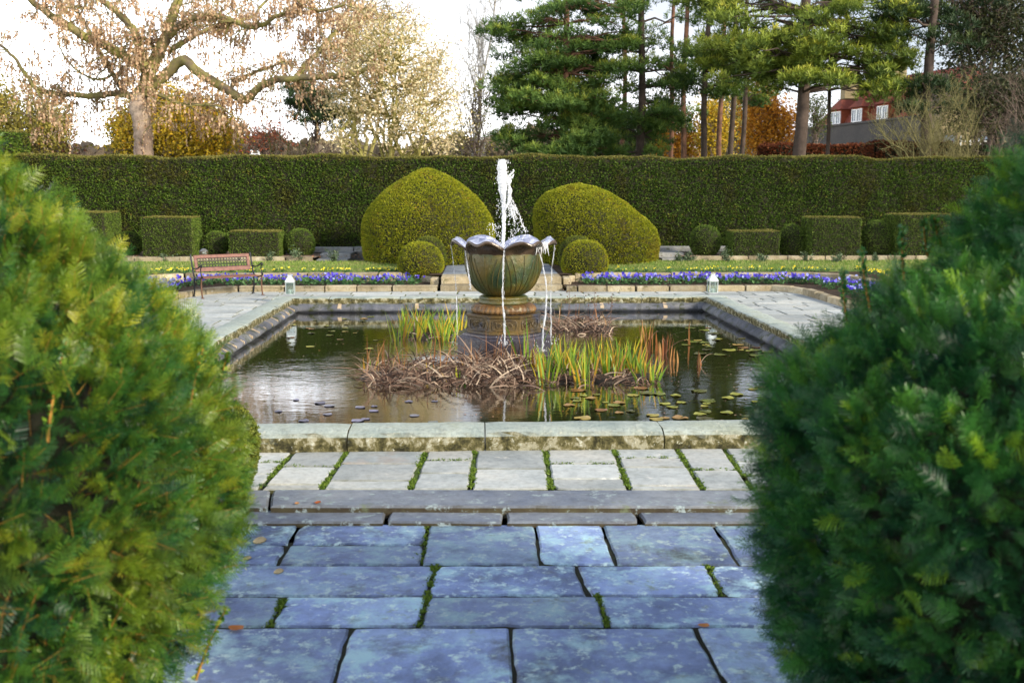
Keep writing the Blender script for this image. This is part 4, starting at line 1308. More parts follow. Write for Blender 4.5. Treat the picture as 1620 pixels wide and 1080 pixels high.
def ribbons(mb, base, d0, L, bend, drop, wd, mat=0, rnd=None, nseg=6, rs=R, kink=None):
    n = len(base)
    s = np.linspace(0, 1, nseg + 1)[None, :, None]
    az = bend / (np.linalg.norm(bend, axis=1, keepdims=True) + 1e-9)
    C = base[:, None] + L[:, None, None] * (d0[:, None] * s + bend[:, None] * s ** 2 - np.array([0, 0, 1.0]) * (drop[:, None, None] * s ** 2.5))
    side = np.cross(d0, rs.randn(n, 3)); side[:, 1] *= .4; side /= np.linalg.norm(side, axis=1, keepdims=True) + 1e-9
    prof = np.clip(1 - np.linspace(0, 1, nseg + 1) ** 2.2, .04, 1)[None, :, None] * wd[:, None, None] * .5
    tw = side[:, None] * prof
    V = np.stack([C - tw, C + tw], 2).reshape(n, -1, 3)
    k = np.arange(nseg) * 2
    f1 = np.stack([k, k + 1, k + 3, k + 2], -1)
    Fq = (f1[None] + (np.arange(n) * (nseg + 1) * 2)[:, None, None]).reshape(-1, 4)
    r = rs.rand(n) if rnd is None else rnd
    mb.add(V.reshape(-1, 3), Fq, mat, True, np.repeat(r, (nseg + 1) * 2))


M['iris'] = leaf('iris_leaf', [(0, (.08, .18, .02)), (.4, (.20, .36, .03)), (.65, (.45, .48, .04)), (.85, (.58, .38, .03)), (1, (.36, .17, .04))], trans=.35, rough=.4, spec=.5)
M['dead'] = leaf('dead_reed', [(0, (.03, .018, .014)), (.4, (.12, .07, .05)), (.75, (.28, .19, .14)), (1, (.55, .45, .34))], trans=.15, rough=.7)
M['rustreed'] = leaf('rust_reed', [(0, (.12, .04, .015)), (.5, (.30, .12, .035)), (1, (.50, .30, .12))], trans=.2)
M['mud'] = plain('wet_root_mud', (.022, .016, .010), .5, bump=1, vscale=12)


def iris(px, py, label, grp, hmul=1.0, seed=0, nl=13, dead=8):
    rs = np.random.RandomState(seed); c = at(px, py, ZW); mb = MB()
    base = c + np.c_[rs.randn(nl) * .055, rs.randn(nl) * .05, np.full(nl, -.03)]
    lean = np.c_[(base[:, 0] - c[0]) * 2.2 + rs.randn(nl) * .07, rs.randn(nl) * .08, np.ones(nl)]
    lean /= np.linalg.norm(lean, axis=1, keepdims=True)
    b_ = np.c_[lean[:, 0] * .5 + rs.randn(nl) * .06, rs.randn(nl) * .06, np.zeros(nl)]
    ribbons(mb, base, lean, rs.uniform(.24, .52, nl) * hmul, b_, rs.rand(nl) * .08, rs.uniform(.014, .026, nl), 0, nseg=7, rs=rs)
    base = c + np.c_[rs.randn(dead) * .08, rs.randn(dead) * .07, np.full(dead, -.02)]
    d = np.c_[rs.randn(dead) * .6, rs.randn(dead) * .4, np.full(dead, .8)]
    ribbons(mb, base, d, rs.uniform(.10, .24, dead), np.c_[rs.randn(dead, 2) * .3, np.zeros(dead)], rs.uniform(.2, .9, dead), rs.uniform(.008, .014, dead), 1, nseg=6, rs=rs)
    mb.build('iris', [M['iris'], M['dead']], origin=tuple(c), label=label, cat='water plant', group=grp)


rs = np.random.RandomState(5)
for k in range(19):
    px = 842 + k * 10.2 + rs.randn() * 3
    iris(px, 594 + rs.randn() * 8, 'yellow and green iris clump in the front bed right of the fountain', 'irises in front right of the fountain', .92 if 1 < k < 16 else .65, 200 + k, 18, 14)
iris(836, 578, 'tallest bright green iris fan just right of the pedestal', None, 1.25, 231, 7, 3)
for k in range(13):
    px = 632 + k * 7.9 + rs.randn() * 3
    iris(px, 530 + rs.randn() * 5, 'yellow iris clump left behind the fountain', 'irises left behind the fountain', .92, 240 + k, 15, 10)
for px, py, lab in ((586, 588, 'single green iris shoot at the left tip of the dead reeds'), (683, 598, 'short green iris shoot among dead reeds left of the pedestal'), (727, 604, 'small pale green shoots in the reeds in front of the pedestal'), (743, 590, 'thin green shoot in front of the pedestal base')):
    iris(px, py, lab, None, .42, px, 4, 4)


def tangle(px0, px1, py0, py1, n, label, hmax, seed, mats=('dead', 'mud', 'rustreed'), stems=0, mound=True, lay=1.0):
    rs = np.random.RandomState(seed); mb = MB()
    ca = at((px0 + px1) / 2, (py0 + py1) / 2, ZW)
    px = rs.uniform(px0, px1, n); py = rs.uniform(py0, py1, n)
    edge = 1 - np.abs((px - (px0 + px1) / 2) / ((px1 - px0) / 2)) ** 3
    base = np.array([at(a, b_, ZW) for a, b_ in zip(px, py)]); base[:, 2] += rs.uniform(-.01, .07, n) * edge
    d = np.c_[rs.randn(n) * .9 * lay, rs.randn(n) * .6 * lay, rs.uniform(.3, 1.1, n)]; d /= np.linalg.norm(d, axis=1, keepdims=True)
    L = rs.uniform(.12, hmax, n) * (.6 + .4 * edge)
    ribbons(mb, base, d, L, np.c_[rs.randn(n, 2) * .35, np.zeros(n)], rs.uniform(.1, 1.0, n), rs.uniform(.006, .017, n), 0, nseg=7, rs=rs)
    if stems:
        px = rs.uniform(px0, px1, stems); py = rs.uniform(py0, (py0 + py1) / 2, stems)
        base = np.array([at(a, b_, ZW) for a, b_ in zip(px, py)])
        d = np.c_[rs.randn(stems) * .10, rs.randn(stems) * .1, np.ones(stems)]
        ribbons(mb, base, d, rs.uniform(.25, .48, stems), np.c_[rs.randn(stems, 2) * .12, np.zeros(stems)], rs.uniform(0, .15, stems), rs.uniform(.006, .011, stems), 2, nseg=6, rs=rs)
    if mound:
        k = int((px1 - px0) / 9)
        cs = np.array([at(px0 + 8 + (px1 - px0 - 16) * (i + .5) / k, (py0 + py1) / 2 + rs.randn() * 2, ZW) for i in range(k)])
        for c in cs:
            s_ = rs.uniform(.7, 1.2)
            lathe(mb, [(.13 * s_, -.05), (.12 * s_, .01), (.08 * s_, .045 * s_), (.002, .055 * s_)], c, 9, mat=1)
    mb.build('dead_reeds', [M[k] for k in mats], origin=tuple(ca), label=label, cat='dead reeds')


tangle(576, 722, 580, 614, 520, 'tangle of brown dead reeds at the left end of the front bed', .46, 301, stems=34)
tangle(712, 852, 572, 614, 720, 'tangle of brown dead reeds right in front of the pedestal', .56, 302, stems=30)
tangle(845, 1035, 590, 610, 330, 'flattened dead leaves at the foot of the yellow irises', .24, 303, stems=0)
tangle(868, 965, 510, 530, 340, 'brown dead reed mound behind the fountain on the right', .48, 304, stems=12)
tangle(625, 735, 524, 538, 130, 'dead leaves at the foot of the irises behind on the left', .26, 305, stems=4)
tangle(735, 790, 560, 580, 70, 'dead reeds leaning on the left foot of the pedestal', .42, 306, stems=10, mound=False, lay=.5)


def stubs(px, py, n, h, spread, label, seed, arc=0):
    rs = np.random.RandomState(seed); c = at(px, py, ZW); mb = MB()
    base = c + np.c_[rs.randn(n) * spread, rs.randn(n) * spread, np.full(n, -.02)]
    d = np.c_[rs.randn(n) * .09, rs.randn(n) * .09, np.ones(n)]
    ribbons(mb, base, d, rs.uniform(.55, 1.05, n) * h, np.c_[rs.randn(n, 2) * .05, np.zeros(n)], rs.uniform(0, .1, n), rs.uniform(.012, .022, n), 0, rs=rs)
    if arc:
        ribbons(mb, c + np.zeros((arc, 3)), np.c_[rs.uniform(-.5, .9, arc), rs.randn(arc) * .1, np.ones(arc)], np.full(arc, h * 1.5), np.c_[rs.uniform(.2, .8, arc), np.zeros((arc, 2))], np.full(arc, .75), np.full(arc, .007), 1, nseg=12, rs=rs)
    mb.build('dry_reed_stubs', [M['rustreed'], M['dead']], origin=tuple(c), label=label, cat='dead reeds')


stubs(1027, 556, 16, .42, .05, 'tall bundle of rust-brown reed stalks right of the yellow irises', 311, 3)
stubs(1052, 560, 12, .30, .045, 'shorter rust-brown reed bundle with bent grey leaves', 312, 4)
stubs(1066, 572, 6, .22, .03, 'small orange reed stub in front of the bent reeds', 313)
stubs(1107, 577, 5, .20, .02, 'thin rust reed stub farthest right in the water', 314, 1)
stubs(1090, 545, 2, .33, .01, 'single tall thin stem left of the right lantern reflection', 315)


def seedstem(px, py0, py1, label, seed):
    rs = np.random.RandomState(seed); c = at(px, py0, ZW)
    D = np.dot(c - CAM, fw); top = PD(px + rs.randn() * 3, py1, D); top[1] = c[1]
    mb = MB(); tube(mb, np.array([c, (c + top) / 2 + [.01, 0, 0], top]), [.004, .003, .002], 5)
    for k in range(9):
        q = c + (top - c) * rs.uniform(.55, 1); e = q + [rs.randn() * .05, rs.randn() * .03, rs.uniform(.0, .05)]
        tube(mb, np.array([q, e]), [.0015, .001], 4); lathe(mb, [(.001, -.012), (.011, 0), (.001, .012)], e, 6)
    mb.build('dry_seed_stem', [M['dead']], origin=tuple(c), label=label, cat='dry stem')


seedstem(896, 525, 440, 'tall dry seed stem right of the right-hand streams', 1)
seedstem(940, 528, 458, 'dry seed stem in front of the far coping, right of the tallest one', 2)
seedstem(962, 530, 462, 'dry seed stem farthest right above the dead reed mound', 3)

# ------------------------------------------------------------------ lily pads
M['pad'] = leaf('lily_pad', [(0, (.06, .05, .02)), (.3, (.16, .19, .03)), (.6, (.36, .36, .06)), (.8, (.40, .26, .08)), (1, (.22, .08, .04))], trans=0, rough=.25, spec=.8)
M['padv'] = leaf('sky_tinted_lily_pad', [(0, (.12, .12, .18)), (.5, (.25, .25, .38)), (1, (.12, .14, .08))], trans=0, rough=.3, spec=.8)  # violet-grey is sky reflection put into the pad colour


def pad(mat, p, r, seed, label, grp):
    rs = np.random.RandomState(seed); n = 18; a0 = rs.rand() * 6.28; mb = MB()
    V = [[0, 0, .001]]
    for k in range(n + 1):
        a = a0 + .18 + (6.283 - .36) * k / n
        rr_ = r * (1 + .05 * math.sin(a * 3 + seed) + .03 * rs.randn())
        V.append([rr_ * math.cos(a), rr_ * math.sin(a), .003 + .012 * r / .1 * max(0, math.sin(a * 2 + seed)) ** 3])
    mb.add(V, [[0, k + 1, k + 2] for k in range(n)], 0, True, rs.rand())
    V = np.array(V) - [0, 0, .004]
    mb.add(V, [[0, k + 2, k + 1] for k in range(n)], 0, True, .2)
    mb.build('lily_pad', M[mat], origin=(0, 0, 0), label=label, cat='lily pad', group=grp).location = p


def pads(mat, n, x0_, x1_, y0_, y1_, r0, r1, label, grp, seed):
    rs = np.random.RandomState(seed); out = []
    for k in range(n * 20):
        if len(out) >= n: break
        px, py = rs.uniform(x0_, x1_), rs.uniform(y0_, y1_); r = rs.uniform(r0, r1)
        p = at(px, py, ZW + .003)
        if p[1] > PY1 - .15 or p[1] < PY0 + .1 or p[0] < PX0 + .2 or p[0] > PX1 - .2: continue
        if any((p[0] - q[0]) ** 2 + (p[1] - q[1]) ** 2 < (r + s_) ** 2 * .8 for q, s_ in out): continue
        out.append((p, r)); pad(mat, p, r, seed + k, label, grp)


pads('pad', 44, 900, 1215, 612, 668, .03, .075, 'yellow-green to brown lily pad floating in the near right of the pool', 'lily pads near right', 1000)
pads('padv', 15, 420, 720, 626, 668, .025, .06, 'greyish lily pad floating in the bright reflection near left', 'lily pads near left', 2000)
pads('pad', 22, 440, 600, 500, 552, .03, .06, 'small brownish lily pad in the far left of the pool', 'lily pads far left', 3000)
pads('pad', 26, 1080, 1240, 518, 562, .04, .08, 'olive lily pad below the right lantern', 'lily pads far right', 4000)
mb = MB(); n = 1500
p = np.c_[R.uniform(PX0 + .1, PX1 - .1, n), R.uniform(PY0 + .1, PY1 - .1, n), np.full(n, ZW + .004)]
scatter(mb, *LEAF, p, rot_to(np.tile([[0, 0, 1.0]], (n, 1)), jitter=.06), R.uniform(.010, .03, n))
mb.build('floating_debris', M['litter'], kind='stuff', label='small fallen leaves and bits floating on the pool')

# ------------------------------------------------------------------ bench
M['iron'] = plain('black_cast_iron', (.025, .028, .035), .45, .6, bump=.2, spec=.5)
M['rustiron'] = plain('rusty_iron', (.13, .07, .045), .8, .2, bump=.3)
M['slat'] = plain('red_brown_wood', (.17, .075, .058), .6, var=.3, vscale=14, bump=.3)
fl, fr = at(322, 472, 0), at(412, 466.3, 0)
mid = (fl + fr) / 2; yaw = math.atan2(fr[1] - fl[1], fr[0] - fl[0])
LB = 1.06
bench = empty('garden_bench', tuple(mid), 'small park bench with black iron arms and red-brown slats, left of the pool', 'bench')
cy, sy = math.cos(yaw), math.sin(yaw)
BT = lambda V: np.array(V, float) @ np.array([[cy, sy, 0], [-sy, cy, 0], [0, 0, 1]]) + mid
# local: x along, y to the back
def bbox(nm, boxes, mat, M_=None):
    mb = MB()
    for lo, hi in boxes:
        box(mb, lo, hi, bev=.006, M=(lambda V: BT(M_(V))) if M_ else BT, rnd=random.random())
    return mb.build(nm, M[mat], parent=bench, origin=tuple(mid))


SH = .345
bbox('seat', [((-LB / 2 + .03, y_, SH - .018), (LB / 2 - .03, y_ + .058, SH)) for y_ in (-.03, .04, .11, .18, .25)], 'slat')
def lean(V):           # tilt of the back
    V = np.array(V, float); V[:, 1] += (V[:, 2] - SH) * .26
    return V
for nm, z0_, z1_ in (('top_rail', .645, .70), ('lower_rail', .42, .49)):
    bbox(nm, [((-LB / 2 + .035, .33, z0_), (LB / 2 - .035, .352, z1_))], 'slat', lean)
for s_ in (-1, 1):
    bbox('stile', [((s_ * (LB / 2 - .065) - .026, .33, .488), (s_ * (LB / 2 - .065) + .026, .352, .647))], 'slat', lean)
mb = MB()
for i in range(17):
    for j in range(3):
        cx_, cz_ = -LB / 2 + .12 + i * (LB - .24) / 16, .515 + j * .053
        pts = [[cx_ + .026 * math.cos(a), .341, cz_ + .026 * math.sin(a)] for a in np.linspace(0, 6.283, 9)]
        tube(mb, BT(lean(pts)), .0055, 4, cap=False)
tube(mb, BT(lean([[-LB / 2 + .09, .341, .494], [LB / 2 - .09, .341, .494]])), .006, 5); tube(mb, BT(lean([[-LB / 2 + .09, .341, .642], [LB / 2 - .09, .341, .642]])), .006, 5)
mb.build('lattice_panel', M['iron'], parent=bench, origin=tuple(mid))
for s_ in (-1, 1):
    x_ = s_ * LB / 2
    mb = MB()
    def tb(pts, r, n=6):
        pts = np.array(pts); k = 14; s2 = np.linspace(0, len(pts) - 1, k)
        Q = np.stack([np.interp(s2, range(len(pts)), pts[:, c_]) for c_ in range(2)], -1)
        Q[1:-1] = (Q[:-2] + Q[1:-1] * 2 + Q[2:]) / 4
        tube(mb, BT(np.c_[np.full(k, x_), Q]), r, n)
    tb([(.46, .715), (.43, .62), (.38, .46), (.34, .36), (.30, .33)], .015)            # back upright
    tb([(.36, .37), (.30, .325), (.18, .305), (.06, .315), (-.02, .335), (-.06, .36)], .014)   # seat bearer
    tb([(.40, .50), (.33, .475), (.22, .475), (.10, .50), (.02, .545), (-.05, .56), (-.075, .54), (-.055, .515), (-.03, .525)], .012)   # arm with scroll
    tb([(-.02, .535), (.0, .47), (-.01, .41), (-.03, .355)], .010)
    tb([(-.06, .345), (-.075, .37), (-.05, .385), (-.035, .37)], .008)
    mb.build('end_frame', M['iron'], parent=bench, origin=tuple(mid))
    for nm_pts, mt in (([(-.03, .335), (.0, .24), (.0, .14), (-.02, .05), (-.035, .0)], 'rustiron'), ([(.32, .34), (.33, .24), (.33, .14), (.36, .05), (.385, .0)], 'iron')):
        mb = MB(); tb(nm_pts, .014); f_ = nm_pts[-1]
        box(mb, (x_ - .02, f_[0] - .035, 0), (x_ + .02, f_[0] + .02, .012), M=BT)
        mb.build('leg', M[mt], parent=bench, origin=tuple(mid))
mb = MB(); tube(mb, BT([[-LB / 2, .0, .17], [-LB / 2 + .001, .17, .20], [-LB / 2, .33, .17]]), .008, 5); tube(mb, BT([[LB / 2, .0, .17], [LB / 2, .17, .20], [LB / 2, .33, .17]]), .008, 5)
mb.build('leg_brace', M['iron'], parent=bench, origin=tuple(mid))

# ------------------------------------------------------------------ lanterns
M['steel'] = plain('pale_galvanised_steel', (.50, .55, .56), .4, .55, bump=.1)
M['steel_roof'] = plain('bright_steel_roof', (.72, .80, .80), .35, .4, bump=.05)
m, t = nt('lantern_glass')
gl = N(t, 'ShaderNodeBsdfGlossy'); gl.inputs['Roughness'].default_value = .05; tp = N(t, 'ShaderNodeBsdfTransparent'); tp.inputs[0].default_value = (.85, .92, .90, 1)
ms = N(t, 'ShaderNodeMixShader'); ms.inputs[0].default_value = .18; t.links.new(tp.outputs[0], ms.inputs[1]); t.links.new(gl.outputs[0], ms.inputs[2])
o = N(t, 'ShaderNodeOutputMaterial'); t.links.new(ms.outputs[0], o.inputs[0]); M['glass'] = m
M['wax'] = plain('white_candle', (.85, .83, .78), .5, bump=0)
for px, py, lab in ((459.5, 465.5, 'pale metal candle lantern on the coping corner near the bench'), (1127, 463.5, 'pale metal candle lantern on the far right coping corner')):
    c = at(px, py, ZC + .004); L = empty('candle_lantern', tuple(c), lab, 'lantern')
    ang = .08
    RT = lambda V: np.array(V, float) @ np.array([[math.cos(ang), math.sin(ang), 0], [-math.sin(ang), math.cos(ang), 0], [0, 0, 1]]) + c
    mb = MB(); w_ = .066
    box(mb, (-w_ - .004, -w_ - .004, 0), (w_ + .004, w_ + .004, .012), M=RT)
    for sx in (-1, 1):
        for sy_ in (-1, 1):
            box(mb, (sx * w_ - .006, sy_ * w_ - .006, .012), (sx * w_ + .006, sy_ * w_ + .006, .205), M=RT)
    for sx in (-1, 1):
        box(mb, (-w_ + .007, sx * w_ - .005, .19), (w_ - .007, sx * w_ + .005, .204), M=RT); box(mb, (sx * w_ - .005, -w_ + .007, .19), (sx * w_ + .005, w_ - .007, .204), M=RT)
    mb.build('frame', M['steel'], parent=L, origin=tuple(c))
    mb = MB()
    for sx in (-1, 1):
        box(mb, (-w_ + .006, sx * w_ - .001, .013), (w_ - .006, sx * w_ + .001, .189), M=RT); box(mb, (sx * w_ - .001, -w_ + .006, .013), (sx * w_ + .001, w_ - .006, .189), M=RT)
    mb.build('glass', M['glass'], parent=L, origin=tuple(c))
    mb = MB()
    a, b_ = w_ + .012, .028
    V = [[-a, -a, .206], [a, -a, .206], [a, a, .206], [-a, a, .206], [-b_, -b_, .29], [b_, -b_, .29], [b_, b_, .29], [-b_, b_, .29]]
    mb.add(RT(V), BOXF)
    box(mb, (-.022, -.022, .2905), (.022, .022, .303), M=RT)
    box(mb, (-.042, -.042, .3035), (.042, .042, .310), M=RT)
    mb.build('roof', M['steel_roof'], parent=L, origin=tuple(c))
    mb = MB(); tube(mb, RT([[.022 * math.cos(q), 0, .318 + .016 * math.sin(q)] for q in np.linspace(0, 6.283, 13)]), .003, 5, cap=False)
    mb.build('ring_handle', M['steel'], parent=L, origin=tuple(c))
    mb = MB(); lathe(mb, [(.001, .012), (.036, .013), (.038, .07), (.030, .078), (.002, .072)], c, 20)
    mb.build('candle', M['wax'], parent=L, origin=tuple(c))

# ------------------------------------------------------------------ things lying on the paving
M['orange_leaf'] = leaf('orange_leaf', [(0, (.40, .10, .02)), (.5, (.55, .22, .06)), (1, (.60, .35, .15))], trans=.2)
M['pebble'] = plain('tan_pebble', (.45, .36, .2), .6)
def fallen(px, py, z, s_, label, seed):
    rs = np.random.RandomState(seed); c = at(px, py, z); mb = MB()
    n = 9; P = np.zeros((n, 5, 3)); a = rs.rand() * 3.1
    for i in range(n):
        u = i / (n - 1) * 2 - 1; w_ = .34 * math.sqrt(max(0, 1 - u * u)) * (1 - .25 * u) + .01
        for j in range(5):
            v = (j - 2) / 2 * w_
            P[i, j] = [u * .5, v, .12 * u * u + .35 * abs(v) + .04]
    P *= s_
    Q = P.copy(); Q[..., 0] = P[..., 0] * math.cos(a) - P[..., 1] * math.sin(a); Q[..., 1] = P[..., 0] * math.sin(a) + P[..., 1] * math.cos(a)
    grid_surface(mb, Q + c, rnd=rs.rand())
    mb.build('fallen_leaf', M['orange_leaf'], origin=tuple(c), label=label, cat='leaf')
fallen(806, 802, -.024, .055, 'small orange leaf lying on the joint of the step', 1)
fallen(503, 796, .012, .05, 'curled tan leaf at the left on the step edge', 2)
fallen(470, 797, .012, .04, 'reddish leaf left of the curled tan leaf on the step', 3)
fallen(1113, 991, ZP + .002, .05, 'pinkish brown leaf on the near path by the right yew', 4)
fallen(1144, 800, -.02, .05, 'orange leaf at the right end of the step', 5)
fallen(373, 996, ZP + .002, .07, 'dark red leaf on the near path by the left yew', 6)
for px, py, s_, lab in ((411, 857, .032, 'yellowish pebble on the dark flagstone by the left yew'), (441, 905, .022, 'small brown pebble on the path below the yellowish one'), (391, 884, .02, 'tiny pale pebble at the left edge of the path')):
    c = at(px, py, ZP); mb = MB(); lathe(mb, [(.002, 0), (s_, .003), (s_ * 1.05, s_ * .35), (s_ * .6, s_ * .7), (.002, s_ * .75)], c, 12, rfun=lambda th, k: 1 + .2 * np.cos(th * 2 + 1))
    mb.build('pebble', M['pebble'], origin=tuple(c), label=lab, cat='pebble')
# gravel beside the path
mb = MB()
rect(mb, -4.0, -2, -1.3, 6.0, ZP - .008); rect(mb, 1.5, -2, 4.2, 6.0, ZP - .008)
n = 7000
p = np.c_[np.concatenate([R.uniform(-2.6, -1.52, n // 2), R.uniform(1.75, 3, n // 2)]), R.uniform(3.2, 5.95, n), np.full(n, ZP - .004)]
scatter(mb, *LEAF, p, rot_to(np.tile([[0, 0, 1.0]], (n, 1)), jitter=.4), R.uniform(.015, .04, n), mat=1)
mb.build('gravel_border', [M['gravel'], M['litter']], kind='structure')

# ------------------------------------------------------------------ foreground yews
_v = []; _f = []; NP = 11
for k in range(NP):
    for s_ in (-1, 1):
        z_ = .12 + .8 * k / NP; L = .34 * (1 - .45 * (k / NP) ** 2) * (1 if k else .6)
        yy = .05 * math.sin(k * 2.1); b = len(_v); w_ = .019
        _v += [[0, 0, z_ - w_], [0, 0, z_ + w_], [s_ * L * .93, yy - .05, z_ + .15 + w_ * .6], [s_ * L, yy - .06, z_ + .15]]
        _f.append([b, b + 1, b + 2, b + 3] if s_ > 0 else [b, b + 3, b + 2, b + 1])
for k in range(5):
    a = k * 1.257; b = len(_v)
    _v += [[0, 0, .9], [.02, 0, .92], [.12 * math.cos(a), .12 * math.sin(a), 1.13], [.10 * math.cos(a + .2), .10 * math.sin(a + .2), 1.12]]
    _f.append([b, b + 1, b + 2, b + 3])
NSH = len(_v)
SHOOT = (np.array(_v), np.array(_f))
STEM = (np.array([[-.014, 0, -.3], [.014, 0, -.3], [.008, 0, 1.0], [-.008, 0, 1.0], [0, -.014, -.3], [0, .014, -.3], [0, .008, 1.0], [0, -.008, 1.0]]), np.array([[0, 1, 2, 3], [4, 5, 6, 7]]))
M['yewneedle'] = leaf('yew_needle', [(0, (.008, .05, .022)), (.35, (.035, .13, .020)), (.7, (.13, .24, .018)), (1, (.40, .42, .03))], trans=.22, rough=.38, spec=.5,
                      patch=((.26, .31, .015), .48, .68, .6), pscale=2.2)  # patches paint the sun's yellow highlights onto the needles
M['yewneedle_shaded'] = leaf('yew_needle_shaded', [(0, (.006, .045, .022)), (.4, (.022, .11, .026)), (.75, (.06, .21, .026)), (1, (.22, .38, .02))], trans=.2, rough=.38, spec=.5)  # same needles in darker colours, shade of the right bush painted in
M['yewstem'] = plain('yew_shoot_bark', (.32, .17, .03), .7, bump=.2)
M['yewbranch'] = plain('yew_branch', (.05, .032, .022), .8, bump=.6)


def silhouette(c, pix):
    """radius of the bush about its axis at each height, from its outline"""
    out = []
    for px, py in pix:
        d = ray(px, py); h = d[:2] / np.linalg.norm(d[:2]); rel = np.array(c) - CAM[:2]
        s = rel @ h; r_ = abs(rel[0] * h[1] - rel[1] * h[0]); out.append((EYE + d[2] / np.linalg.norm(d[:2]) * s, r_))
    out.sort()
    return out


def yew(axis, outline, n, mat, label, seed, lift=.25, shoots=(), base_z=ZP, smat='yewstem', inset=.07):
    rs = np.random.RandomState(seed)
    ax_, ay_ = axis
    root = empty('foreground_yew', (ax_, ay_, base_z), label, 'yew bush', 'foreground yews')
    O = (ax_, ay_, base_z)
    oz = np.array([o[0] for o in outline]); orr = np.array([o[1] for o in outline]) - inset
    # close the top and the foot
    ztop = oz[-1] + .32
    zk = np.concatenate([[base_z, .15, .35], oz, [oz[-1] + .12, oz[-1] + .24, ztop]])
    rk = np.concatenate([[orr[0] * .78, orr[0] * .88, orr[0] * .95], orr, [orr[-1] * .8, orr[-1] * .5, .02]])
    zg = np.linspace(base_z, ztop, 60); rg = np.interp(zg, zk, rk); rg = np.convolve(np.pad(rg, 2, 'edge'), np.ones(5) / 5, 'valid')
    th = np.linspace(0, 2 * np.pi, 73)
    P = np.zeros((73, 60, 3)); P[..., 0] = ax_ + rg[None] * np.cos(th)[:, None]; P[..., 1] = ay_ + rg[None] * np.sin(th)[:, None]; P[..., 2] = zg[None]
    du = np.gradient(P, axis=0); dv = np.gradient(P, axis=1); nn = np.cross(du, dv); nn /= np.linalg.norm(nn, axis=2, keepdims=True) + 1e-9
    Q = P.reshape(-1, 3); N_ = nn.reshape(-1, 3)
    bump_ = (.055 * fbm(Q, 4.2, seed) + .035 * fbm(Q, 9, seed + 2))[:, None]
    Q = Q + N_ * bump_
    V, Fq = grid_surface(MB(), Q.reshape(73, 60, 3))
    p, nrm, _ = surf_sample(V, Fq, n, rs)
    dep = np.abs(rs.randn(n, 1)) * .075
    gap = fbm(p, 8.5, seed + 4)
    p = p - nrm * (dep + .06 * np.clip(-gap[:, None] - .2, 0, 1))
    ax = nrm * .9 + np.array([0, 0, lift]) + rs.randn(n, 3) * .45
    rot = rot_to(ax, rs=rs)
    sc = rs.uniform(.052, .10, n)
    rnd = np.clip(.42 + .22 * rs.randn(n) + .30 * gap + .18 * nrm[:, 2] - dep[:, 0] * 1.5, 0, 1)  # lit tops and shaded depths put into each sprig's colour
    mb = MB()
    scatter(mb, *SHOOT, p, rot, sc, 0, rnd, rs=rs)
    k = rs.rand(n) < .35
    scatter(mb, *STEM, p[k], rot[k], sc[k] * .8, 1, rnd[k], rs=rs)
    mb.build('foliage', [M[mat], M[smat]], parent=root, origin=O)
    mb = MB(); grid_surface(mb, (np.array([ax_, ay_, base_z]) + (Q - N_ * .05 - [ax_, ay_, base_z]) * [.82, .82, .88]).reshape(73, 60, 3)); mb.v[0][:, 2] = np.maximum(mb.v[0][:, 2], base_z + .01)
    k = 160
    i = rs.randint(0, len(V), k); P1 = Q[i] - N_[i] * .06; P0 = Q[i] * [.4, .4, 1] + np.array([ax_, ay_, 0]) * [.6, .6, 0] - [0, 0, .2]
    segs_mesh(mb, P0, P1, np.full(k, .014), np.full(k, .004), 5, 1)
    tube(mb, np.array([[ax_, ay_, base_z], [ax_ + .05, ay_, 1.0]]), [.09, .05], 8, mat=1)
    mb.build('branches', [M['core'], M['yewbranch']], parent=root, origin=O)
    for (a, b_, D) in shoots:
        def hit(px, py):       # depth at which this line of sight meets the bush
            bestD, bd = 2.5, 9
            for D_ in np.linspace(1.0, 3.0, 160):
                q_ = PD(px, py, D_); g_ = math.hypot(q_[0] - ax_, q_[1] - ay_) - float(np.interp(q_[2], zg, rg))
                if g_ < 0: return D_
                if g_ < bd: bd, bestD = g_, D_
            return bestD
        Da = hit(*a); Db = hit(*b_)
        pa = PD(a[0], a[1], Da + .05); pb = PD(b_[0], b_[1], min(Db, Da + .25) - .03)
        L = np.linalg.norm(pb - pa); m_ = 26; mb = MB()
        s = np.linspace(0, 1, m_)[:, None]; dr = (pb - pa) / L
        sd_ = np.cross(dr, [0, 1, 0])
        cl = pa + (pb - pa) * s + sd_ * .03 * L * np.sin(s * 3.1)
        tube(mb, cl, np.linspace(.0042, .0016, m_), 6, mat=1)
        k = 110
        ii = (rs.rand(k) ** .8 * (m_ - 1)).astype(int)
        q = cl[ii]; ax = np.tile(dr, (k, 1)) * .8 + rs.randn(k, 3) * .5
        scatter(mb, *LEAF, q + ax * .010, rot_to(np.cross(ax, rs.randn(k, 3)), rs=rs), rs.uniform(.010, .022, k), 0, np.clip(rs.rand(k) * .6 + .2, 0, 1), rs=rs)
        q = cl[-2:]; scatter(mb, *SHOOT, np.repeat(q, 2, 0) - dr * .02, rot_to(np.tile(dr, (4, 1)), jitter=.2, rs=rs), np.full(4, .03), 0, np.full(4, .6), rs=rs)
        mb.build('upright_shoot', [M[mat], M['shoot']], parent=root, origin=O)


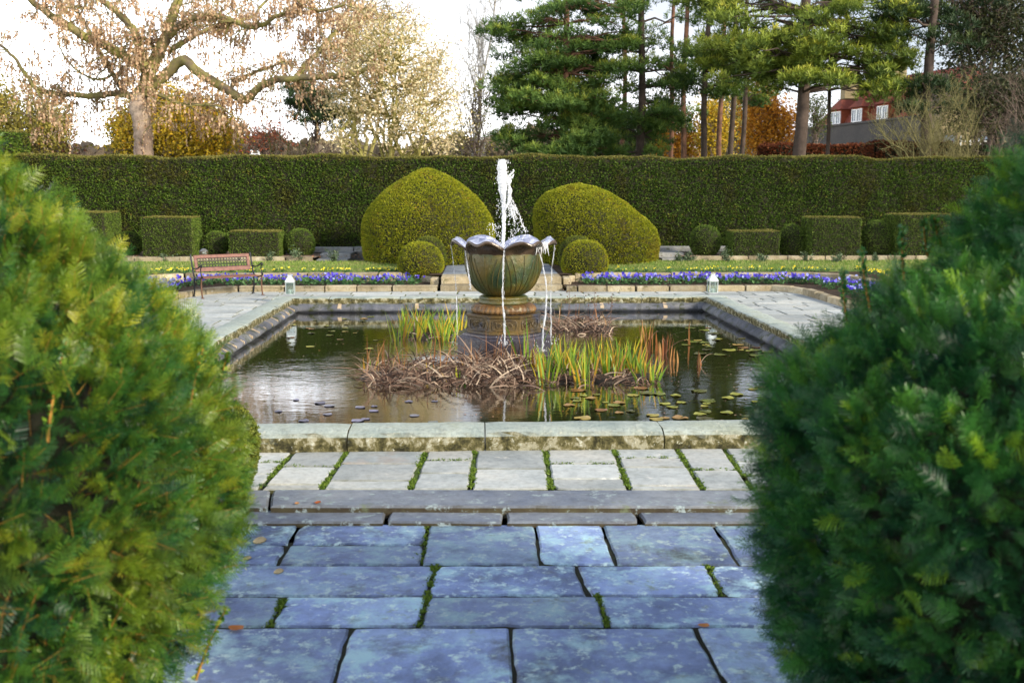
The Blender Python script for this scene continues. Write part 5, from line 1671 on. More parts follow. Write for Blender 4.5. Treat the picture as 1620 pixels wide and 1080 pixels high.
M['shoot'] = plain('orange_young_shoot', (.26, .13, .018), .7, bump=.2)
q = PD(810 - F * 1.72 / 2.72, 540, 2.72); axl = (q[0], q[1])
yew(axl, silhouette(axl, [(0, 236), (50, 290), (100, 335), (150, 370), (200, 405), (270, 480), (340, 560), (385, 630), (398, 700), (398, 770), (375, 850), (345, 920), (320, 990), (290, 1080)]), 23000, 'yewneedle',
    'big blurred yellow-green yew filling the left foreground', 1, shoots=[
    ((300, 650), (325, 540), 2.05), ((345, 640), (360, 560), 2.1), ((190, 600), (205, 520), 1.9), ((75, 700), (105, 540), 1.75), ((15, 1080), (62, 930), 1.6), ((85, 1080), (118, 965), 1.6),
    ((140, 1080), (205, 940), 1.62), ((190, 1080), (252, 950), 1.7), ((310, 1075), (358, 962), 2.0)])
q = PD(810 + F * 1.62 / 2.72, 540, 2.72); axr = (q[0], q[1])
yew(axr, silhouette(axr, [(1620, 236), (1580, 270), (1540, 310), (1480, 375), (1400, 435), (1330, 490), (1260, 550), (1200, 620), (1178, 700), (1176, 790), (1184, 880), (1210, 960), (1240, 1020), (1275, 1080)]), 23000, 'yewneedle_shaded',
    'big blurred dark green yew filling the right foreground', 2, smat='yewbranch', shoots=[
    ((1345, 535), (1333, 430), 2.5), ((1378, 495), (1364, 395), 2.5), ((1432, 450), (1428, 362), 2.55), ((1468, 405), (1462, 350), 2.55), ((1492, 395), (1478, 345), 2.6)])
# small box bush behind the left yew
cb = PD(306, 700, 5.75)
hh_ = .62
prof = [(.22, 0), (.30, .08), (.36, .22), (.37, .36), (.33, .48), (.24, .57), (.10, .61), (.01, .62)]
clipped('box_bush', revolve_surf((cb[0], cb[1], ZP), prof, 24), [M['box_leaf'], M['core']], 9000, .022, 'small-leaved box bush beside the path end, behind the left yew', 'shrub', (cb[0], cb[1], ZP), noise_amp=.03, noise_sc=6, jitter=.8, seed=61)
cb = PD(1262, 700, 5.75)
clipped('box_bush', revolve_surf((cb[0], cb[1], ZP), prof, 24), [M['box_leaf'], M['core']], 2500, .022, 'box bush hidden behind the right yew at the path end', 'shrub', (cb[0], cb[1], ZP), noise_amp=.03, noise_sc=6, jitter=.8, seed=62) if False else None

# ------------------------------------------------------------------ trees
GZ = .2
M['bark_grey'] = plain('grey_brown_bark', (.22, .17, .12), .9, var=.5, vscale=5, bump=1.0)
M['bark_plane'] = stone('pinkish_flaking_bark', [(.3, (.16, .11, .085)), (.5, (.33, .25, .19)), (.7, (.42, .34, .27))], 1.6, spots=[((.10, .10, .03), 3, .58, .68)], rough=.9, bump=1, tone=0)
M['bark_lichen'] = plain('lichened_bark', (.20, .19, .05), .9, var=.4, vscale=2, bump=.8, c2=(.13, .10, .07))
M['bark_olive'] = plain('yellow_green_bark', (.27, .25, .07), .9, var=.3, vscale=3, bump=.5)
M['bark_pine'] = plain('red_brown_pine_bark', (.17, .085, .055), .95, var=.4, vscale=3, bump=1.0, c2=(.07, .045, .035))
M['bark_pine_dark'] = plain('dark_pine_bark', (.075, .055, .045), .95, var=.4, vscale=3, bump=1.0)
M['birch'] = plain('birch_bark', (.45, .44, .42), .8, var=.3, vscale=5, bump=.3, c2=(.10, .09, .08))
M['twig'] = plain('bare_twig', (.16, .12, .10), .9, bump=0)
M['twig_y'] = plain('olive_twig', (.16, .15, .06), .9, bump=0)
M['keys'] = leaf('hanging_keys', [(0, (.25, .14, .08)), (.5, (.50, .33, .20)), (1, (.70, .54, .36))], trans=.3)
M['cream'] = leaf('cream_leaf', [(0, (.40, .28, .14)), (.4, (.72, .60, .36)), (1, (.88, .82, .58))], trans=.35)
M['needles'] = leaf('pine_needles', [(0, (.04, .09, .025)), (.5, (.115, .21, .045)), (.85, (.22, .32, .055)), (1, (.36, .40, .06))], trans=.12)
M['needles_lit'] = leaf('sunlit_needles', [(0, (.06, .11, .025)), (.5, (.19, .26, .04)), (.85, (.36, .42, .055)), (1, (.50, .50, .08))], trans=.15)  # lit copy of the pine needles, sunlight put into the colour
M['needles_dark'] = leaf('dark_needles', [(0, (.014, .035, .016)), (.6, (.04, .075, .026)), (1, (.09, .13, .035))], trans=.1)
LC = {
    'olive': [(0, (.13, .12, .03)), (.5, (.27, .25, .05)), (.85, (.42, .34, .07)), (1, (.60, .28, .06))],
    'gold': [(0, (.22, .18, .02)), (.4, (.44, .34, .03)), (.8, (.70, .48, .03)), (1, (.72, .28, .03))],
    'orange': [(0, (.22, .12, .02)), (.5, (.60, .26, .02)), (1, (.80, .42, .04))],
    'red': [(0, (.14, .04, .03)), (.5, (.32, .09, .05)), (1, (.50, .20, .08))],
    'green': [(0, (.03, .05, .015)), (.5, (.07, .10, .025)), (1, (.14, .16, .04))],
    'dark': [(0, (.02, .03, .014)), (.6, (.045, .06, .022)), (1, (.10, .09, .03))],
    'copper': [(0, (.06, .018, .010)), (.5, (.18, .05, .022)), (1, (.33, .12, .045))],
    'greybrown': [(0, (.08, .065, .05)), (.6, (.17, .14, .10)), (1, (.26, .20, .12))],
}
for k, v in LC.items(): M['l_' + k] = leaf('foliage_' + k, v, trans=.3)


def curve(p0, p1, n, rs, wob=.08, sag=0.0):
    L = np.linalg.norm(np.array(p1) - p0); s = np.linspace(0, 1, n + 1)[:, None]
    P = p0 + (np.array(p1) - p0) * s + np.array([0, 0, 1]) * (sag * L * np.sin(s * np.pi))
    P[1:-1] += rs.randn(n - 1, 3) * wob * L / n * 1.5
    return P


def add_path(acc, P, r0, r1):
    rr_ = np.linspace(r0, r1, len(P))
    for i in range(len(P) - 1):
        acc[0].append(P[i]); acc[1].append(P[i + 1]); acc[2].append(rr_[i]); acc[3].append(rr_[i + 1])


def grow(acc, tips, p, d, L, r, level, rs, upb=.1, spread=.6, nseg=4, kids=4, shrink=.6, droop=0.0):
    P = [np.array(p)]; d = np.array(d, float)
    for i in range(nseg):
        d = d + rs.randn(3) * .18 + np.array([0, 0, upb]); d /= np.linalg.norm(d)
        P.append(P[-1] + d * L / nseg)
    P = np.array(P)
    add_path(acc, P, r, r * .45)
    if level == 0:
        tips.extend(P[1:]); return
    for k in range(kids):
        i = 1 + rs.randint(nseg); q = P[i]
        nd = d + rs.randn(3) * spread; nd[2] += .05 - droop; nd /= np.linalg.norm(nd)
        grow(acc, tips, q, nd, L * shrink * rs.uniform(.7, 1.2), r * .5, level - 1, rs, upb - droop, spread, nseg, kids, shrink, droop)


def px2m(px, D): return px * D / F


# ---- the big tree with hanging keys
D0 = 32.0
root = empty('big_bare_tree', tuple(PD(228, 256, D0) * [1, 1, 0] + [0, 0, GZ]), 'big spreading tree with thick pale trunk and hanging tan seed strings, left', 'tree')
rs = np.random.RandomState(77)
O = tuple(root.location)
base = PD(228, 256, D0)
tr_ = MB(); br = MB(); keys = MB()
P = np.array([[base[0], base[1], GZ]] + [PD(x, y_, D0) for x, y_ in ((228, 256), (227, 225), (225, 195), (221, 170), (220, 150))])
s = np.linspace(0, len(P) - 1, 34); Q = np.stack([np.interp(s, range(len(P)), P[:, k]) for k in range(3)], -1)
tube(tr_, Q, np.interp(s, range(len(P)), [.38, .31, .30, .30, .33, .26]) * (1 + .05 * np.sin(s * 14) + .03 * rs.randn(34)), 18)
V = tr_.v[0]; V += (Q.repeat(18, 0) - V) * (.10 * fbm(V, 5, 2))[:, None]
LIMB = [  # pixel path, radius px start, end, depth drift, twig number, key density
    ([(217, 168), (213, 155), (197, 149), (175, 148), (150, 153), (110, 150), (82, 148), (62, 145), (45, 125), (28, 98), (8, 78), (-15, 60)], 6.5, 2, 1.5, 34, 1.0),
    ([(222, 150), (240, 112), (215, 100), (180, 78), (145, 62), (104, 40), (72, 19), (48, 0), (25, -30), (0, -60)], 10, 3, -2, 46, 1.3),
    ([(215, 160), (196, 146), (176, 116), (154, 75), (130, 29), (106, 0), (95, -40)], 5, 2, 2, 26, 1.0),
    ([(226, 150), (234, 108), (222, 80), (215, 55), (200, 33), (180, 15), (158, 0), (130, -30), (115, -70)], 9, 3, 1, 26, .7),
    ([(228, 145), (240, 105), (256, 75), (268, 45), (275, 20), (282, 0), (290, -50), (285, -110)], 11, 5, 0, 26, .8),
    ([(262, 62), (285, 40), (310, 27), (345, 25), (375, 35), (400, 45), (415, 40), (440, 25), (480, 20), (510, 18), (540, 10)], 6, 2, -2, 44, 1.2),
    ([(270, 80), (300, 60), (330, 45), (365, 38), (400, 28), (430, -10)], 4.5, 2, 3, 26, 1.0),
    ([(225, 150), (262, 118), (290, 92), (310, 112), (340, 130), (370, 150), (388, 160), (398, 150), (420, 132), (443, 124), (470, 124), (510, 122), (540, 121), (565, 117), (590, 105)], 9, 3, -3, 40, .9),
    ([(362, 142), (375, 127), (400, 117), (430, 104), (446, 96)], 3.5, 1.5, -1, 12, .8),
    ([(468, 122), (485, 102), (512, 75), (527, 55), (543, 38), (552, 15), (565, -20)], 5, 2, 1, 34, 1.4),
    ([(178, 118), (160, 126), (145, 125), (122, 112), (105, 95), (94, 72), (92, 55)], 2.2, 1, 1, 8, .6),
    ([(220, 60), (235, 62), (245, 78), (246, 95)], 3, 2, 1, 4, .3),
    ([(45, 125), (70, 160), (60, 190)], 2, 1, 0, 10, 1.2),
    ([(228, 150), (255, 150), (285, 165), (315, 165), (345, 168)], 4, 1.2, -2, 20, 1.3),
]
SEGL = (np.array([[-.5, 0, 0], [.5, 0, 0], [.42, .1, -1.0], [-.42, .1, -1.0]]), np.array([[0, 1, 2, 3]]))
kp = []
acc = ([], [], [], [])
for (pix, r0, r1, dd, nt_, kd) in LIMB:
    m_ = len(pix)
    P = np.array([PD(x, y_, D0 + dd * i / (m_ - 1)) for i, (x, y_) in enumerate(pix)])
    s = np.linspace(0, m_ - 1, m_ * 4); Q = np.stack([np.interp(s, range(m_), P[:, k]) for k in range(3)], -1)
    Q[1:-1] = (Q[:-2] + 2 * Q[1:-1] + Q[2:]) / 4; Q[1:-1] += rs.randn(len(Q) - 2, 3) * .015
    tube(br, Q, px2m(np.linspace(r0, r1, len(Q)), D0), 9)
    for k in range(nt_):
        i = rs.randint(len(Q) // 5, len(Q)); q = Q[i]
        dr = rs.randn(3) * [1, .9, .5] + [0, 0, .12]; dr /= np.linalg.norm(dr)
        tips = []
        grow(acc, tips, q, dr, rs.uniform(.6, 1.5), .022, 1, rs, upb=.0, spread=.7, nseg=5, kids=3, shrink=.7, droop=.05)
        tips = np.array(tips)
        nk = int(len(tips) * 1.25 * kd)
        ii = rs.randint(0, len(tips), nk)
        kp.append(tips[ii] + rs.randn(nk, 3) * [.08, .08, .02])
segs_mesh(br, *acc, n=4)
kp = np.concatenate(kp)
# hanging strings of 4-6 winged seeds
strings = []; rnds = []
for j in range(6):
    keepk = rs.rand(len(kp)) < (1 - .12 * j)
    q = kp[keepk] + np.c_[rs.randn(keepk.sum(), 2) * .012, -np.full(keepk.sum(), .05 * j)]
    strings.append(q)
st_ = np.concatenate(strings)
rot = np.tile(np.eye(3), (len(st_), 1, 1)); a = rs.rand(len(st_)) * 6.28; c_, s2 = np.cos(a), np.sin(a)
rot[:, 0, 0] = c_; rot[:, 0, 1] = -s2; rot[:, 1, 0] = s2; rot[:, 1, 1] = c_
scatter(keys, *SEGL, st_, rot, rs.uniform(.035, .07, len(st_)), rs=rs)
tr_.build('trunk', M['bark_plane'], parent=root, origin=O)
br.build('limbs', M['bark_lichen'], parent=root, origin=O)
keys.build('hanging_seeds', M['keys'], parent=root, origin=O)


def leafy(name, label, bx, D, ells, mat, nclump, nleaf, lsz, wood='twig', stems=4, r0=.07, grp=None, seed=0, cat='tree', sig=.22, hang=0.0, tw=1, flat=1.0, depth=None, trunk_px=None, tmpl=None, twigs=3):
    """tree or shrub: stems rise from the base to leaf clumps spread through ellipses (px, py, rx, ry)"""
    rs = np.random.RandomState(seed + 500)
    b0 = PD(bx, 256, D); b0 = np.array([b0[0], b0[1], GZ])
    root = empty(name, tuple(b0), label, cat, grp)
    O = tuple(b0)
    wood_mb = MB(); lf = MB(); acc = ([], [], [], [])
    areas = np.array([e[2] * e[3] for e in ells], float); areas /= areas.sum()
    C = []
    for e, ar in zip(ells, areas):
        k = max(1, int(nclump * ar))
        d = rs.randn(k, 3); d /= np.linalg.norm(d, axis=1, keepdims=True); rr_ = rs.rand(k, 1) ** .42
        q = d * rr_
        cc = PD(e[0], e[1], D)
        dp = (depth or px2m(min(e[2], 90), D))
        P = cc + q[:, :1] * rt * px2m(e[2], D) + q[:, 1:2] * np.array([0, 1, 0]) * dp + q[:, 2:] * np.array([0, 0, 1]) * px2m(e[3], D)
        C.append(P)
    C = np.concatenate(C); C = C[C[:, 2] > GZ + .1]
    top = C[:, 2].max()
    # main stems
    ST = []
    for k in range(stems):
        tgt = C[rs.randint(len(C))] * .7 + C.mean(0) * .3
        if stems == 1: tgt = np.array([C[:, 0].mean(), C[:, 1].mean(), GZ + (top - GZ) * .85])
        P = curve(b0 + [rs.randn() * .12 * (stems > 1), rs.randn() * .1 * (stems > 1), 0], tgt, 7, rs, .12)
        ST.append(P); tube(wood_mb, P, np.linspace(r0, r0 * .35, 8), 7, smooth=True)
    ST_all = np.concatenate(ST)
    for c in C:
        low = ST_all[ST_all[:, 2] < c[2] - .1]
        if len(low) == 0: low = ST_all[:3]
        dd = np.linalg.norm(low - c, axis=1); s0 = low[np.argsort(dd)[rs.randint(min(4, len(dd)))]]
        P = curve(s0, c, 4, rs, .18); add_path(acc, P, .022 * tw, .007 * tw)
        for j in range(twigs):
            e = c + rs.randn(3) * sig * 1.3 + [0, 0, .05]
            add_path(acc, curve(P[3], e, 2, rs, .2), .008 * tw, .003 * tw)
    segs_mesh(wood_mb, *acc, n=4)
    wood_mb.build('trunk', M[wood], parent=root, origin=O)
    if nleaf:
        n = len(C) * nleaf
        ii = np.repeat(np.arange(len(C)), nleaf)
        p = C[ii] + rs.randn(n, 3) * [sig, sig, sig * flat]
        if hang: p[:, 2] -= np.abs(rs.randn(n)) * hang
        rnd = np.clip(rs.rand(n) * .6 + rs.rand(len(C))[ii] * .4, 0, 1)
        tm = tmpl or LEAF
        if tmpl is TUFT:
            rot = rot_to(np.tile([[0, 0, 1.0]], (n, 1)), jitter=.6, rs=rs)
        else: rot = randrot(n, rs)
        scatter(lf, *tm, p, rot, rs.uniform(.7, 1.4, n) * lsz, 0, rnd, rs=rs)
        lf.build('crown', M[mat], parent=root, origin=O)
    return root


leafy('cream_leaved_tree', 'spreading many-stemmed tree with cream-coloured leaves, left of the water jet', 622, 30,
      [(620, 130, 105, 62), (650, 185, 95, 40), (560, 150, 50, 60), (600, 60, 85, 55), (690, 120, 45, 55), (545, 215, 30, 18), (700, 215, 40, 20)], 'cream', 310, 46, .085, 'bark_olive', 9, .085, seed=1, sig=.21, hang=.12, twigs=2)
leafy('tan_leaved_tree', 'pinkish tan leafy crown between the cream tree and the big bare tree', 560, 36,
      [(560, 60, 75, 55), (610, 20, 70, 40), (500, 90, 40, 30)], 'keys', 150, 24, .075, 'bark_lichen', 5, .10, seed=2, sig=.24, hang=.2)
leafy('olive_autumn_tree', 'olive tree with orange tips at the far left edge', 40, 42, [(30, 205, 75, 50), (70, 190, 35, 35), (-30, 170, 60, 60)], 'l_olive', 260, 60, .13, 'twig', 4, .1, seed=3, sig=.34)
leafy('orange_tipped_shrub', 'small red-orange shrub right of the far left olive tree', 98, 43, [(95, 205, 20, 32), (105, 230, 22, 18), (72, 172, 20, 14)], 'l_red', 36, 30, .09, 'twig', 3, .05, seed=4, sig=.25)
leafy('golden_shrub_tree', 'bushy golden yellow tree right behind the thick pale trunk', 275, 40, [(275, 205, 85, 48), (225, 205, 40, 42), (320, 215, 50, 40), (255, 170, 40, 25)], 'l_gold', 330, 62, .13, 'twig', 7, .07, seed=5, sig=.34)
leafy('olive_shrub_tree', 'duller olive bush to the left of the thick pale trunk', 205, 41, [(205, 215, 32, 36)], 'l_olive', 80, 60, .12, 'twig', 3, .07, seed=6, sig=.32)
leafy('copper_tree', 'copper-brown leafed tree top above the golden bush', 330, 44, [(325, 175, 38, 28), (350, 200, 25, 30)], 'l_red', 50, 26, .10, 'twig', 3, .07, seed=7, sig=.3)
leafy('red_shrub', 'dark red leafed shrub beside the white summerhouse roof', 410, 44, [(410, 218, 34, 26), (440, 212, 25, 22)], 'l_red', 60, 24, .10, 'twig', 5, .05, seed=8, sig=.3)
leafy('dark_cedar', 'dark green flat-branched conifer behind the slender bare tree', 490, 50, [(490, 165, 48, 34), (470, 140, 25, 14), (520, 190, 35, 22)], 'needles_dark', 60, 30, .22, 'bark_pine_dark', 1, .2, seed=9, sig=.35, flat=.3, tmpl=TUFT)


def bare(name, label, bx, D, h, wood, n, seed, grp=None, spread=.55, r=.05, levels=3, L=None, upb=.12, kids=4, stems=1, lean=0):
    rs = np.random.RandomState(seed + 900); b0 = PD(bx, 256, D); b0 = np.array([b0[0], b0[1], GZ])
    root = empty(name, tuple(b0), label, 'tree', grp); mb = MB(); acc = ([], [], [], []); tips = []
    for s_ in range(stems):
        d = np.array([rs.randn() * spread * .5 * (stems > 1) + lean, rs.randn() * .2, 1.0]); d /= np.linalg.norm(d)
        P = [b0 + [rs.randn() * .1 * (stems > 1), rs.randn() * .1, 0]]
        m_ = 8
        for i in range(m_):
            d = d + rs.randn(3) * [.06, .06, .02]; d /= np.linalg.norm(d); P.append(P[-1] + d * h / m_)
        P = np.array(P); tube(mb, P, np.linspace(r, r * .25, m_ + 1), 8)
        for k in range(n):
            i = 1 + rs.randint(1, m_); q = P[i] * .5 + P[i - 1] * .5
            a = rs.rand() * 6.28; nd = np.array([math.cos(a) * spread, math.sin(a) * spread, .8]); nd /= np.linalg.norm(nd)
            grow(acc, tips, q, nd, (L or h * .3) * rs.uniform(.7, 1.2) * (1.2 - .6 * i / m_), r * .32, levels - 1, rs, upb, .55, 4, kids, .62)
    segs_mesh(mb, *acc, n=3)
    mb.build('trunk', M[wood], parent=root, origin=tuple(b0))
    return np.array(tips), root


bare('slender_bare_tree', 'slender bare tree with upright olive stems left of the cream tree', 462, 33, 3.4, 'twig_y', 7, 1, stems=3, r=.07, kids=3, spread=.6)
bare('bare_shrub', 'tangled grey-brown bare shrub between the slender tree and the cream tree', 505, 40, 3.2, 'twig', 16, 2, stems=6, r=.05, spread=.9, kids=5)
bare('bare_shrub', 'bare brown thicket directly right of the summerhouse roof', 440, 42, 2.6, 'twig', 14, 3, stems=5, r=.04, spread=.9, kids=5)
bare('bare_shrub', 'low bare purple-brown shrub between the far left tree and the pale trunk', 150, 46, 3.4, 'twig', 14, 4, stems=4, r=.05, spread=.9, kids=5)
bare('birch', 'tall bare birch with fine twigs in front of the white sky', 735, 52, 11.5, 'birch', 16, 5, r=.12, L=3.2, spread=.35, upb=.2, kids=5, levels=3)
bare('birch', 'second bare birch nearer the cream tree, finer and more open', 755, 56, 10.0, 'birch', 15, 6, r=.11, L=3.0, spread=.35, upb=.2, kids=5, levels=3)
leafy('olive_backdrop_tree', 'thin olive-brown tree between the birches and the big pine', 765, 50, [(765, 150, 28, 50), (750, 215, 45, 30), (720, 225, 30, 22)], 'l_olive', 70, 18, .12, 'twig', 3, .09, seed=10, sig=.35)
bare('bare_shrub', 'tall pale bare shrub in front of the stone house', 1530, 31, 4.4, 'twig_y', 18, 7, stems=6, r=.05, spread=.8, kids=5)
bare('bare_shrub', 'bare shrub at the far right edge above the foreground yew', 1600, 32, 4.6, 'twig', 16, 8, stems=5, r=.05, spread=.8, kids=5)
bare('bare_shrub', 'low bare branches at the foot of the right dark pine', 1475, 33.4, 2.0, 'twig_y', 9, 9, stems=3, r=.04, spread=1.3, kids=4)
leafy('dark_evergreen', 'dark small-leaved evergreen tree at the top right corner', 1590, 44, [(1540, 60, 60, 50), (1600, 30, 60, 60), (1620, 110, 50, 40), (1520, -60, 90, 80)], 'l_dark', 300, 70, .16, 'twig', 4, .14, seed=11, sig=.5)
leafy('dark_evergreen', 'dark shrubby tree behind the bare shrubs before the house', 1560, 40, [(1545, 165, 55, 45), (1610, 170, 40, 60)], 'l_dark', 170, 50, .13, 'twig', 4, .1, seed=12, sig=.42)
leafy('light_green_tree', 'light green leafy tree between the two trunks left of the house', 1290, 62, [(1293, 180, 22, 38)], 'l_green', 50, 30, .13, 'twig', 2, .1, seed=13, sig=.3)
for k, (bx, D, ells, mt, n_, lab) in enumerate([
        (1215, 52, [(1215, 205, 38, 48), (1200, 160, 25, 25)], 'l_orange', 110, 'glowing orange autumn tree left of the thickest pine trunk'),
        (1130, 58, [(1130, 215, 30, 38), (1125, 180, 20, 25)], 'l_gold', 60, 'golden tree seen between the thin pine trunks'),
        (1105, 60, [(1075, 225, 40, 24)], 'l_orange', 50, 'orange bush low behind the reddish pine trunks'),
        (960, 56, [(960, 215, 55, 35)], 'l_dark', 90, 'dark bush between the big pine and the first thin trunks'),
        (1050, 62, [(1040, 195, 50, 50)], 'l_dark', 90, 'dark green backdrop tree behind the thin trunks'),
        (1160, 66, [(1160, 190, 50, 50)], 'l_olive', 70, 'olive backdrop tree behind the row of thin trunks')]):
    leafy('backdrop_tree', lab, bx, D, ells, mt, int(n_ * 1.3), 60, .16, 'twig', 4, .07, seed=30 + k, sig=.36)


def pine(bx, D, wpx, regions, label, seed, wood='bark_pine', mat='needles', lean=0.0, top=-260, tuft=.20, per=70, grp='tall pines beyond the hedge'):
    rs = np.random.RandomState(seed + 1500)
    b0 = PD(bx, 256, D); b0 = np.array([b0[0], b0[1], GZ])
    tp_ = EYE + (307 - top) * D / 1592.0
    root = empty('pine_tree', tuple(b0), label, 'pine tree', grp); O = tuple(b0)
    n = 26; zz = np.linspace(GZ, tp_, n); r = px2m(wpx / 2, D)
    P = np.c_[b0[0] + lean * (zz - GZ) + .05 * np.sin(zz * .9 + seed), b0[1] + .04 * np.sin(zz * .7), zz]
    tm = MB(); tube(tm, P, r * np.linspace(1.05, .35, n) * (1 + .03 * rs.randn(n)), 12)
    cm = MB(); acc = ([], [], [], []); pc = []; ps = []
    for (x0_, y0_, x1_, y1_, k) in regions:
        for j in range(k):
            px, py = rs.uniform(x0_, x1_), rs.uniform(y0_, y1_)
            wd = px2m(abs(px - bx), D)
            q = PD(px, py, D + rs.uniform(-1, 1) * max(1.0, min(3.0, px2m((x1_ - x0_) / 2, D)) * math.sqrt(max(.1, 1 - (abs(px - bx) / max(1, max(abs(x0_ - bx), abs(x1_ - bx)))) ** 2))))
            if q[2] < GZ + .3: continue
            pc.append(q); ps.append(rs.uniform(.45, .95) * (D / 40) ** .5)
            i = np.argmin(np.abs(P[:, 2] - (q[2] - .3 * rs.rand()))); i = min(i, n - 2)
            add_path(acc, curve(P[i], q - [0, 0, .08], 5, rs, .10, .06), .045, .012)
    if pc:
        pc = np.array(pc); ps = np.array(ps)
        segs_mesh(tm, *acc, n=5)
        m_ = (per * 1.15 * ps * rs.uniform(.55, 1.25, len(ps))).astype(int)
        ii = np.repeat(np.arange(len(pc)), m_); k = len(ii)
        d = rs.randn(k, 3); d /= np.linalg.norm(d, axis=1, keepdims=True); d *= rs.rand(k, 1) ** .4
        off = d * np.c_[ps[ii] * 1.0, ps[ii] * .8, ps[ii] * .42]
        off[:, 2] -= .20 * (off[:, 0] ** 2 + off[:, 1] ** 2)          # plates droop at the rim
        p = pc[ii] + off
        ax = np.c_[off[:, 0] * .6, off[:, 1] * .6, np.full(k, .45)] + rs.randn(k, 3) * .2
        rnd = np.clip(.35 + rs.rand(k) * .35 + 1.1 * off[:, 2] / ps[ii] + (rs.rand(len(pc))[ii] - .5) * .4, 0, 1)  # upper tufts of each plate painted in the lit yellow-green
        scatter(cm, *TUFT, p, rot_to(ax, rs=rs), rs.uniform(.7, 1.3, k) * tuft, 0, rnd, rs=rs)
        add = np.array(pc)
    tm.build('trunk', M[wood], parent=root, origin=O)
    if pc is not None and len(pc): cm.build('crown', M[mat], parent=root, origin=O)


pine(893, 38, 13, [(795, 150, 965, 252, 75), (785, 95, 960, 190, 50), (800, 60, 970, 120, 26), (765, 15, 830, 60, 8), (830, 0, 1000, 70, 24), (850, 60, 1000, 120, 14), (770, -200, 1020, 20, 26)], 'biggest dense green pine with foliage down to the hedge, right of the jet', 1, per=95)
pine(985, 45, 9, [(950, -220, 1040, 20, 8), (960, 60, 1010, 120, 4)], 'slim pine with reddish trunk just right of the dense pine', 2)
pine(1012, 40, 14, [(950, 110, 1080, 200, 22), (965, 190, 1050, 245, 13), (960, 50, 1060, 120, 7), (930, -200, 1110, 40, 16)], 'dark-trunked pine with a thick crown around its middle', 3, 'bark_pine_dark')
pine(1060, 43, 8, [(1020, -200, 1110, 60, 12), (1030, 85, 1100, 150, 8)], 'thin pine third in the row of trunks', 4)
pine(1080, 46, 10, [(1050, -200, 1120, 30, 8), (1060, 150, 1110, 200, 4)], 'reddish pine trunk beside the thin third one', 5)
pine(1113, 40, 11, [(1070, 55, 1190, 120, 13), (1085, 110, 1180, 160, 9), (1060, -200, 1190, 40, 18)], 'pine in the middle of the thin trunk row with green plates', 6, 'bark_pine_dark')
pine(1138, 45, 9, [(1100, -200, 1180, 20, 7), (1120, 60, 1160, 110, 3)], 'bare brown pine trunk right of the middle one', 7)
pine(1157, 42, 10, [(1130, -200, 1200, 10, 7), (1130, 90, 1200, 140, 5)], 'dark pine trunk, second from the right of the thin row', 8, 'bark_pine_dark')
pine(1174, 47, 9, [(1140, -220, 1220, 10, 7), (1160, 120, 1230, 165, 5)], 'last slim dark trunk of the row before the orange tree', 9, 'bark_pine_dark')
pine(1262, 34, 23, [(1100, 60, 1300, 125, 42), (1130, 10, 1430, 75, 52), (1250, 70, 1440, 130, 28), (1310, 120, 1440, 150, 9), (1200, 100, 1260, 145, 10), (1100, -200, 1440, 20, 50)],
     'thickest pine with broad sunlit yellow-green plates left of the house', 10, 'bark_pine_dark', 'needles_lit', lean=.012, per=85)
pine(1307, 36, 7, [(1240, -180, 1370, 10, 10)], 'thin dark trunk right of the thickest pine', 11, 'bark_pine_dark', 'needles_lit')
pine(1462, 34, 19, [(1400, -200, 1570, 40, 34), (1395, 0, 1540, 70, 14), (1420, 125, 1510, 175, 10)], 'dark pine with grey trunk in front of the house', 12, 'bark_pine_dark', 'needles_dark')

# ------------------------------------------------------------------ house and garden buildings beyond
M['render'] = stone('grey_render_wall', [(.3, (.055, .052, .055)), (.7, (.095, .088, .085))], .6, rough=.9, bump=.4, tone=0)
M['buff'] = stone('buff_stone_wall', [(.3, (.19, .15, .085)), (.7, (.30, .24, .14))], .8, rough=.9, bump=.6, tone=0)
M['redtile'] = stone('red_tile', [(.3, (.12, .035, .025)), (.6, (.22, .06, .04)), (.8, (.09, .045, .04))], 2.5, rough=.85, bump=.8, tone=.1, bscale=9)
M['hung'] = stone('orange_hung_tile', [(.3, (.20, .05, .025)), (.7, (.32, .09, .04))], 2.5, rough=.85, bump=.6, tone=.1)
M['browntile'] = stone('brown_roof_tile', [(.3, (.06, .045, .04)), (.7, (.12, .085, .07))], 2, rough=.9, bump=.6, tone=0)
M['paint'] = plain('white_window_paint', (.78, .80, .84), .4, bump=0)
M['darkglass'] = plain('window_glass', (.10, .14, .20), .08, bump=0, spec=.8)
A = PD(1276, 205, 92); B = PD(1486, 183, 75.4)
A = np.array([A[0], A[1], 0]); B = np.array([B[0], B[1], 0]); ux = (B - A); LH = np.linalg.norm(ux); ux /= LH; ny = np.array([ux[1], -ux[0], 0])
if ny[0] > 0: ny = -ny               # outward, towards the left
zt = EYE + 102 * 92 / 1592.0
house = empty('country_house', tuple(A + [0, 0, GZ]), 'long grey-walled house with red tiled roof and three dormers beyond the trees, right', 'house')
HT = lambda V: A + np.array(V)[:, :1] * ux + np.array(V)[:, 1:2] * (-ny) + np.array(V)[:, 2:] * np.array([0, 0, 1])   # x along, y into house
HO = tuple(A + [0, 0, GZ])
mb = MB(); box(mb, (0, 0, 0), (LH, 7, zt), M=HT); box(mb, (-.1, -.12, zt + .003), (LH + .1, .35, zt + .18), M=HT)
mb.build('wall', M['render'], parent=house, origin=HO)
mb = MB()
V = [[.2, .5, zt], [LH, .5, zt], [LH, 7, zt], [.2, 7, zt], [2.6, 3.0, zt + 3.9], [LH, 3.0, zt + 3.9]]
mb.add(HT(V), [[0, 1, 5, 4], [2, 3, 4, 5]]); mb.add(HT(V), [[0, 4, 3], [1, 2, 5]])
roof = mb.build('roof', M['redtile'], parent=house, origin=HO)
